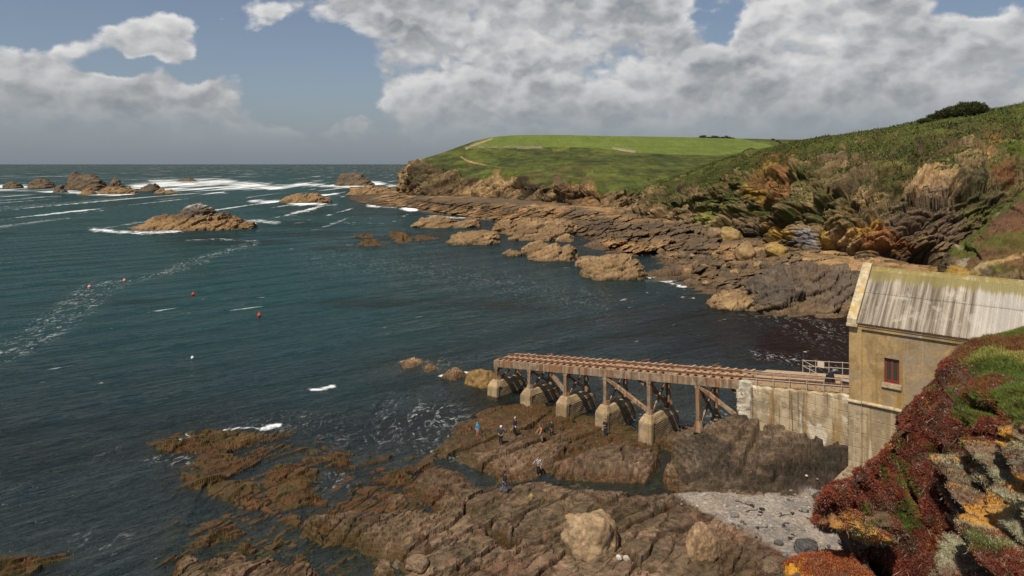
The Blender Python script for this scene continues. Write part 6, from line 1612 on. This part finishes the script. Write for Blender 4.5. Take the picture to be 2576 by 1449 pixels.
def field_wall(name, label, pts, h, w, cat='wall'):
    p0 = on_grid(HEAD, *pts[0]); T = thing(name, label, cat, tuple(float(q) for q in p0)); T['kind'] = 'thing'; mb = MB(); rg = random.Random(3)
    P_ = [on_grid(HEAD, *q) - p0 for q in pts]
    for a, b in zip(P_[:-1], P_[1:]):
        n = max(int(np.linalg.norm(b - a) / 3), 1)
        for i in range(n):
            q, r_ = a + (b - a) * i / n, a + (b - a) * (i + 1) / n; hh = h * rg.uniform(.75, 1.2)
            mb.bar((q[0], q[1], q[2] + hh / 2 - .3), (r_[0], r_[1], r_[2] + hh / 2 - .3), w, hh + .6, side=(0, 1, 0))
    mb.build('stonework', mat_simple('dry_stone', (.25, .20, .145), .9, .4, 1.2, .05), T, sub=1, jit=.15)
field_wall('field_wall', 'low dry stone wall along the lower left edge of the bright field', [(u, 371.5 + .5 * math.sin(u)) for u in range(1172, 1380, 16)], 1.3, .8)
field_wall('field_wall', 'short pale dry stone wall below the middle of the bright field', [(1540, 373), (1560, 376), (1580, 379), (1600, 383)], 1.4, .9)
# ------------------------------------------------------------------ buoys
M_BRED = mat_simple('red_buoy_plastic', (.50, .030, .022), .45, .15, 3, .003); M_BPINK = mat_simple('faded_pink_buoy_plastic', (.62, .25, .25), .5, .15, 3, .003); M_BWHITE = mat_simple('white_buoy_plastic', (.7, .7, .68), .5, .1, 3, .003)
def buoy(u, v, r, mat, label, group=None):
    x, y, _ = P(u, v, 0)
    T = thing('buoy', label, 'buoy', (x, y, .12), 0, group)
    bm = bmesh.new(); bmesh.ops.create_uvsphere(bm, u_segments=24, v_segments=16, radius=r)
    for q in bm.verts:
        if q.co.z > 0: q.co.z *= 1.15
    me = bpy.data.meshes.new('float'); bm.to_mesh(me); bm.free(); me.polygons.foreach_set('use_smooth', [True] * len(me.polygons)); me.materials.append(mat)
    link(bpy.data.objects.new('float', me), T)
    mb = MB(); mb.tube([(0, 0, r * 1.08), (0, 0, r * 1.32)], r * .28, 10); mb.build('collar', mat, T)
    mb = MB(); mb.tube([(r * .2 * math.cos(a), 0, r * 1.5 + r * .2 * math.sin(a)) for a in np.linspace(-1.4, 4.6, 12)], r * .06, 6); mb.build('lifting_ring', M_GALV, T)
buoy(652, 795, .34, M_BRED, 'bright red round buoy, the nearer of the two red ones')
buoy(486, 742, .34, M_BRED, 'bright red round buoy, the farther of the two red ones')
buoy(313, 707, .36, M_BPINK, 'faded pink buoy on the foam line, right of two')
buoy(225, 723, .36, M_BPINK, 'faded pink buoy on the foam line, left of two')
buoy(484, 902, .20, M_BWHITE, 'small white buoy alone on the dark water in front of the red ones')

# ------------------------------------------------------------------ people
def mat_cloth(name, col, col2=None, check=False):
    m, nt, out = new_mat(name)
    tc = node(nt, 'ShaderNodeTexCoord').outputs['Object']
    n = noise(nt, tc, 14, 4, .6)
    c = mixc(nt, ramp(nt, n, .35, .65), col, tuple(x * .7 for x in col))
    if check:
        ck = node(nt, 'ShaderNodeTexChecker', {'Vector': tc, 'Scale': 11.0, 'Color1': (*col, 1), 'Color2': (*col2, 1)}); c = ck.outputs[0]
    bs = node(nt, 'ShaderNodeBsdfPrincipled', {'Base Color': c, 'Roughness': .85}); nt.links.new(bs.outputs[0], out.inputs[0])
    return m
CL = {}
def cloth(c, c2=None, check=False):
    k = (c, c2, check)
    if k not in CL: CL[k] = mat_cloth('cloth', c, c2, check)
    return CL[k]
SKIN = mat_simple('skin', (.46, .27, .19), .55, .08, 6, .001)
SKINQ = []
def skin_obj(name, V, E, Rr, mat, parent, root=0, lvl=2):
    me = bpy.data.meshes.new(name); me.from_pydata(V, E, []); o = bpy.data.objects.new(name, me); link(o, parent)
    sk = o.modifiers.new('skin', 'SKIN'); sk.use_smooth_shade = True
    if not me.skin_vertices: me.skin_vertices.new()
    for i, r in enumerate(Rr):
        d = me.skin_vertices[0].data[i]; d.radius = (r if isinstance(r, tuple) else (r, r)); d.use_root = (i == root)
    ss = o.modifiers.new('sub', 'SUBSURF'); ss.levels = ss.render_levels = lvl
    SKINQ.append((o, mat)); return o
def bake_skins():
    dg = bpy.context.evaluated_depsgraph_get(); dg.update()
    for o, mat in SKINQ:
        me = bpy.data.meshes.new_from_object(o.evaluated_get(dg)); me.name = o.name
        o.modifiers.clear(); o.data = me; me.materials.clear(); me.materials.append(mat)
        me.polygons.foreach_set('use_smooth', [True] * len(me.polygons))
    SKINQ.clear()
def person(label, pos, face, h=1.72, top=(.02, .02, .025), legs=(.02, .02, .025), shoes=(.03, .025, .02), hair=(.04, .025, .015), pose='stand', lean=0.0, stride=0.0, topmat=None, long_coat=False, hood=None, hat=None, bare_legs=False, group=None, simple=False, cat='person'):
    T = thing('person', label, cat, tuple(float(q) for q in pos), face, group)
    s = h / 1.72; ln = lean
    def J(x, y, z):
        yy = y + (math.sin(ln) * max(z - .92, 0)); zz = z - (1 - math.cos(ln)) * max(z - .92, 0)
        return (x * s, yy * s, zz * s)
    hipz = .90
    kn = [(.10, .03 + stride * .18, .49), (-.10, .03 - stride * .12, .49)]
    an = [(.10, -.02 + stride * .22, .085), (-.10, -.04 - stride * .30, .085 + abs(stride) * .06)]
    if pose == 'hold': el = [(.25, .02, 1.15), (-.25, .02, 1.15)]; wr = [(.12, .27, 1.20), (-.12, .27, 1.20)]
    elif pose == 'hips': el = [(.36, -.06, 1.16), (-.36, -.06, 1.16)]; wr = [(.20, .08, 1.02), (-.20, .08, 1.02)]
    elif pose == 'reach': el = [(.27, .20, 1.12), (-.24, .10, 1.13)]; wr = [(.30, .40, .93), (-.22, .30, .95)]
    elif pose == 'out': el = [(.34, .0, 1.18), (-.27, .03, 1.12)]; wr = [(.48, .10, 1.0), (-.26, .14, .90)]
    else: el = [(.24, -.02 - stride * .08, 1.13), (-.24, -.02 + stride * .08, 1.13)]; wr = [(.25, .06 - stride * .15, .88), (-.25, .06 + stride * .15, .88)]
    V = [J(0, 0, .95), J(0, .0, 1.12), J(0, .0, 1.32), J(0, 0, 1.45), J(0, .015, 1.53), J(0, .03, 1.60), J(0, .015, 1.675)]
    Rr = [(.15, .11), (.135, .10), (.155, .11), (.062, .062), (.065, .07), (.078, .095), (.062, .075)]
    E = [(0, 1), (1, 2), (2, 3), (3, 4), (4, 5), (5, 6)]
    V.append(J(0, .125, 1.585)); Rr.append(.014); E.append((5, 7))                          # nose
    for q in (0, 1):
        sg = 1 - 2 * q; b = len(V)
        V.append(J(sg * .080, .02, 1.59)); Rr.append(.02); E.append((5, b))                    # ear
        b = len(V)
        V += [J(sg * .17, 0, 1.395), J(*el[q]), J(*wr[q])]; Rr += [.058, .042, .030]; E += [(2, b), (b, b + 1), (b + 1, b + 2)]
        w = Vector(J(*wr[q])); d = (w - Vector(J(*el[q]))).normalized(); sd = Vector((sg, 0, 0)); fr = sd.cross(d).normalized()
        pm = w + d * .075 * s; V.append(tuple(pm)); Rr.append((.034, .020)); E.append((b + 2, b + 3))
        if not simple:
            for k, (off, l) in enumerate(((-.027, .062), (-.009, .074), (.009, .070), (.027, .054))):   # four fingers, bent
                b2 = len(V); p1 = pm + fr * off * s + d * .045 * s; p2 = p1 + d * l * .5 * s - sd * .010 * s; p3 = p2 + d * l * .4 * s - sd * .026 * s
                V += [tuple(p1), tuple(p2), tuple(p3)]; Rr += [.0095, .0085, .007]; E += [(b + 3, b2), (b2, b2 + 1), (b2 + 1, b2 + 2)]
            b2 = len(V); p1 = w + d * .045 * s + fr * .036 * s; p2 = p1 + (d * .7 + fr * .6).normalized() * .035 * s; V += [tuple(p1), tuple(p2)]; Rr += [.012, .009]; E += [(b + 2, b2), (b2, b2 + 1)]
        b = len(V)
        V += [J(sg * .085, 0, hipz - .03), J(*kn[q]), J(*an[q]), J(an[q][0] * 1.1, an[q][1] + .15, max(an[q][2] - .055, .03))]; Rr += [.088, .056, .040, (.038, .026)]; E += [(0, b), (b, b + 1), (b + 1, b + 2), (b + 2, b + 3)]
    Rr = [tuple(x * s for x in r) if isinstance(r, tuple) else r * s for r in Rr]
    skin_obj('body', V, E, Rr, SKIN, T, 0, 1 if simple else 2)
    # trousers
    def chain(vs, es, rr, nm, mat, root=0, lvl=2): return skin_obj(nm, vs, es, [tuple(x * s for x in r) if isinstance(r, tuple) else r * s for r in rr], mat, T, root, lvl)
    up = .48 if bare_legs else .11
    vs = [J(0, 0, .98)]; rr = [(.172, .135)]; es = []
    for q in (0, 1):
        sg = 1 - 2 * q; b = len(vs); a = an[q]
        vs += [J(sg * .088, 0, hipz - .06), J(*kn[q])]; rr += [.112, .078]; es += [(0, b), (b, b + 1)]
        if not bare_legs: vs.append(J(a[0], a[1], a[2] + .03)); rr.append(.062); es.append((b + 1, b + 2))
    chain(vs, es, rr, 'shorts' if bare_legs else 'trousers', cloth(legs))
    # jacket with sleeves
    lo = .62 if long_coat else .88
    vs = [J(0, 0, lo), J(0, 0, 1.10), J(0, 0, 1.32), J(0, 0, 1.44)]; rr = [(.20 if long_coat else .185, .155), (.175, .135), (.19, .14), (.085, .08)]; es = [(0, 1), (1, 2), (2, 3)]
    for q in (0, 1):
        sg = 1 - 2 * q; b = len(vs); w = Vector(J(*wr[q])); e = Vector(J(*el[q]))
        vs += [J(sg * .175, 0, 1.395), tuple(e), tuple(e.lerp(w, .92))]; rr += [.082, .062, .048]; es += [(2, b), (b, b + 1), (b + 1, b + 2)]
    chain(vs, es, rr, 'jacket', topmat or cloth(top))
    # shoes
    for q in (0, 1):
        a = an[q]; vs = [J(a[0], a[1], a[2] + .10), J(a[0], a[1], a[2]), J(a[0] * 1.1, a[1] + .15, max(a[2] - .05, .035))]
        chain(vs, [(0, 1), (1, 2)], [.056, .058, (.05, .038)], 'shoe', cloth(shoes), 0, 1)
    # hair, hood or hat
    if hood: chain([J(0, -.03, 1.47), J(0, -.035, 1.58), J(0, -.01, 1.69)], [(0, 1), (1, 2)], [(.10, .09), (.112, .105), (.075, .085)], 'hood', cloth(hood), 1)
    else: chain([J(0, -.05, 1.53), J(0, -.03, 1.63), J(0, .005, 1.695)], [(0, 1), (1, 2)], [(.075, .055), (.092, .092), (.072, .082)], 'hair', cloth(hair), 1)
    if hat: chain([J(0, -.01, 1.645), J(0, -.01, 1.705), J(0, -.01, 1.745)], [(0, 1), (1, 2)], [(.105, .115), (.10, .11), (.06, .07)], 'hat', cloth(hat), 0)
    return T, J, s
def held(name, label, cat, T, pts, R_, col, extra=None):
    """a thing carried by a person: a soft skinned bag with a strap"""
    loc = T.location; H = thing(name, label, cat, loc, T.rotation_euler.z)
    skin_obj('bag_body', pts, [(i, i + 1) for i in range(len(pts) - 1)], R_, cloth(col), H, 0, 2)
    if extra: mb = MB(); mb.tube(extra, .014, 6); mb.build('strap', cloth((.03, .03, .03)), H)
fp = lambda u, v: foot(u, v, .8)
person('child in a long bright blue coat and red boots standing on the weedy ledge', fp(1201, 1096), 2.6, 1.34, top=(.05, .22, .42), legs=(.5, .33, .29), shoes=(.42, .03, .05), long_coat=True, hood=(.05, .22, .42), bare_legs=True)
person('person in a dark green jacket and black trousers with white hair, hands on hips', fp(1260, 1119), 2.9, 1.78, top=(.022, .032, .034), legs=(.010, .011, .013), hair=(.6, .58, .54), pose='hips', topmat=None)
t_, J, s = person('slim person in black wearing a white cap, farthest back of the group', fp(1296, 1094), 2.2, 1.78, top=(.010, .011, .014), legs=(.008, .008, .010), hat=(.62, .60, .55))
held('shoulder_bag', 'small white bag at the hip of the person with the white cap', 'bag', t_, [J(-.22, .12, .80), J(-.22, .12, .98)], [(.10, .05), (.10, .05)], (.5, .5, .52), [J(-.22, .12, 1.02), J(-.05, .14, 1.25), J(.14, .02, 1.46)])
t_, J, s = person('person stooping in an orange and pink top and beige trousers', fp(1363, 1113), 1.9, 1.72, top=(.48, .17, .08), legs=(.26, .21, .11), hair=(.10, .07, .05), pose='reach', lean=.25)
held('backpack', 'dark backpack on the back of the stooping person', 'bag', t_, [J(0, -.20, 1.02), J(0, -.22, 1.22), J(0, -.19, 1.40)], [(.15, .09), (.17, .11), (.12, .08)], (.02, .022, .03), [J(.13, -.12, 1.40), J(.14, .12, 1.38), J(.13, .10, 1.15)])
person('person all in black with dark hair, right of the stooping person', fp(1389, 1101), 2.0, 1.68, top=(.008, .008, .010), legs=(.008, .009, .012), stride=.5)
person('person in a black top and navy jeans looking down beside a slipway pier', fp(1523, 1098), 2.5, 1.74, top=(.009, .010, .014), legs=(.016, .028, .055), hair=(.07, .025, .012), pose='hold')
person('person in a black and white checked shirt with dark red hair', fp(1355, 1196), 2.7, 1.70, topmat=cloth((.02, .02, .025), (.55, .52, .5), True), legs=(.010, .010, .012), shoes=(.2, .09, .04), hair=(.13, .015, .012), pose='out', lean=.08, stride=.3)
person('person in a black jacket and blue jeans walking on the ledges by the stream', fp(1269, 1243), -1.1, 1.74, top=(.013, .013, .015), legs=(.075, .135, .27), hair=(.02, .016, .014), stride=.8, lean=.06)
a = on_grid(HILL, 2077, 346); person('walker in dark clothes on the skyline path, left of a pair', (a[0], a[1], a[2] - .05), 1.4, 1.75, top=(.012, .012, .016), legs=(.012, .012, .014), stride=.6, simple=True)
a = on_grid(HILL, 2083, 345); person('walker in a dark blue-grey coat on the skyline path, right of a pair', (a[0], a[1], a[2] - .05), 1.6, 1.78, top=(.03, .035, .05), legs=(.012, .012, .014), stride=.5, simple=True)
a = on_grid(HEAD, 1496, 434.5); person('distant person in black on the green slope, left of a small group', (a[0], a[1], a[2]), 0, 1.75, top=(.012, .012, .016), simple=True)
a = on_grid(HEAD, 1505, 435); person('distant person in a pale grey jacket in the middle of the group on the slope', (a[0], a[1], a[2]), .7, 1.75, top=(.30, .32, .36), simple=True)
a = on_grid(HEAD, 1512, 434.5); person('distant person in dark blue at the right of the group on the slope', (a[0], a[1], a[2]), 2, 1.72, top=(.02, .03, .05), simple=True)
a = on_grid(HEAD, 1389, 430); person('lone distant person in black on the green slope of the headland', (a[0], a[1], a[2]), 1, 1.75, top=(.012, .012, .016), simple=True)
bake_skins()
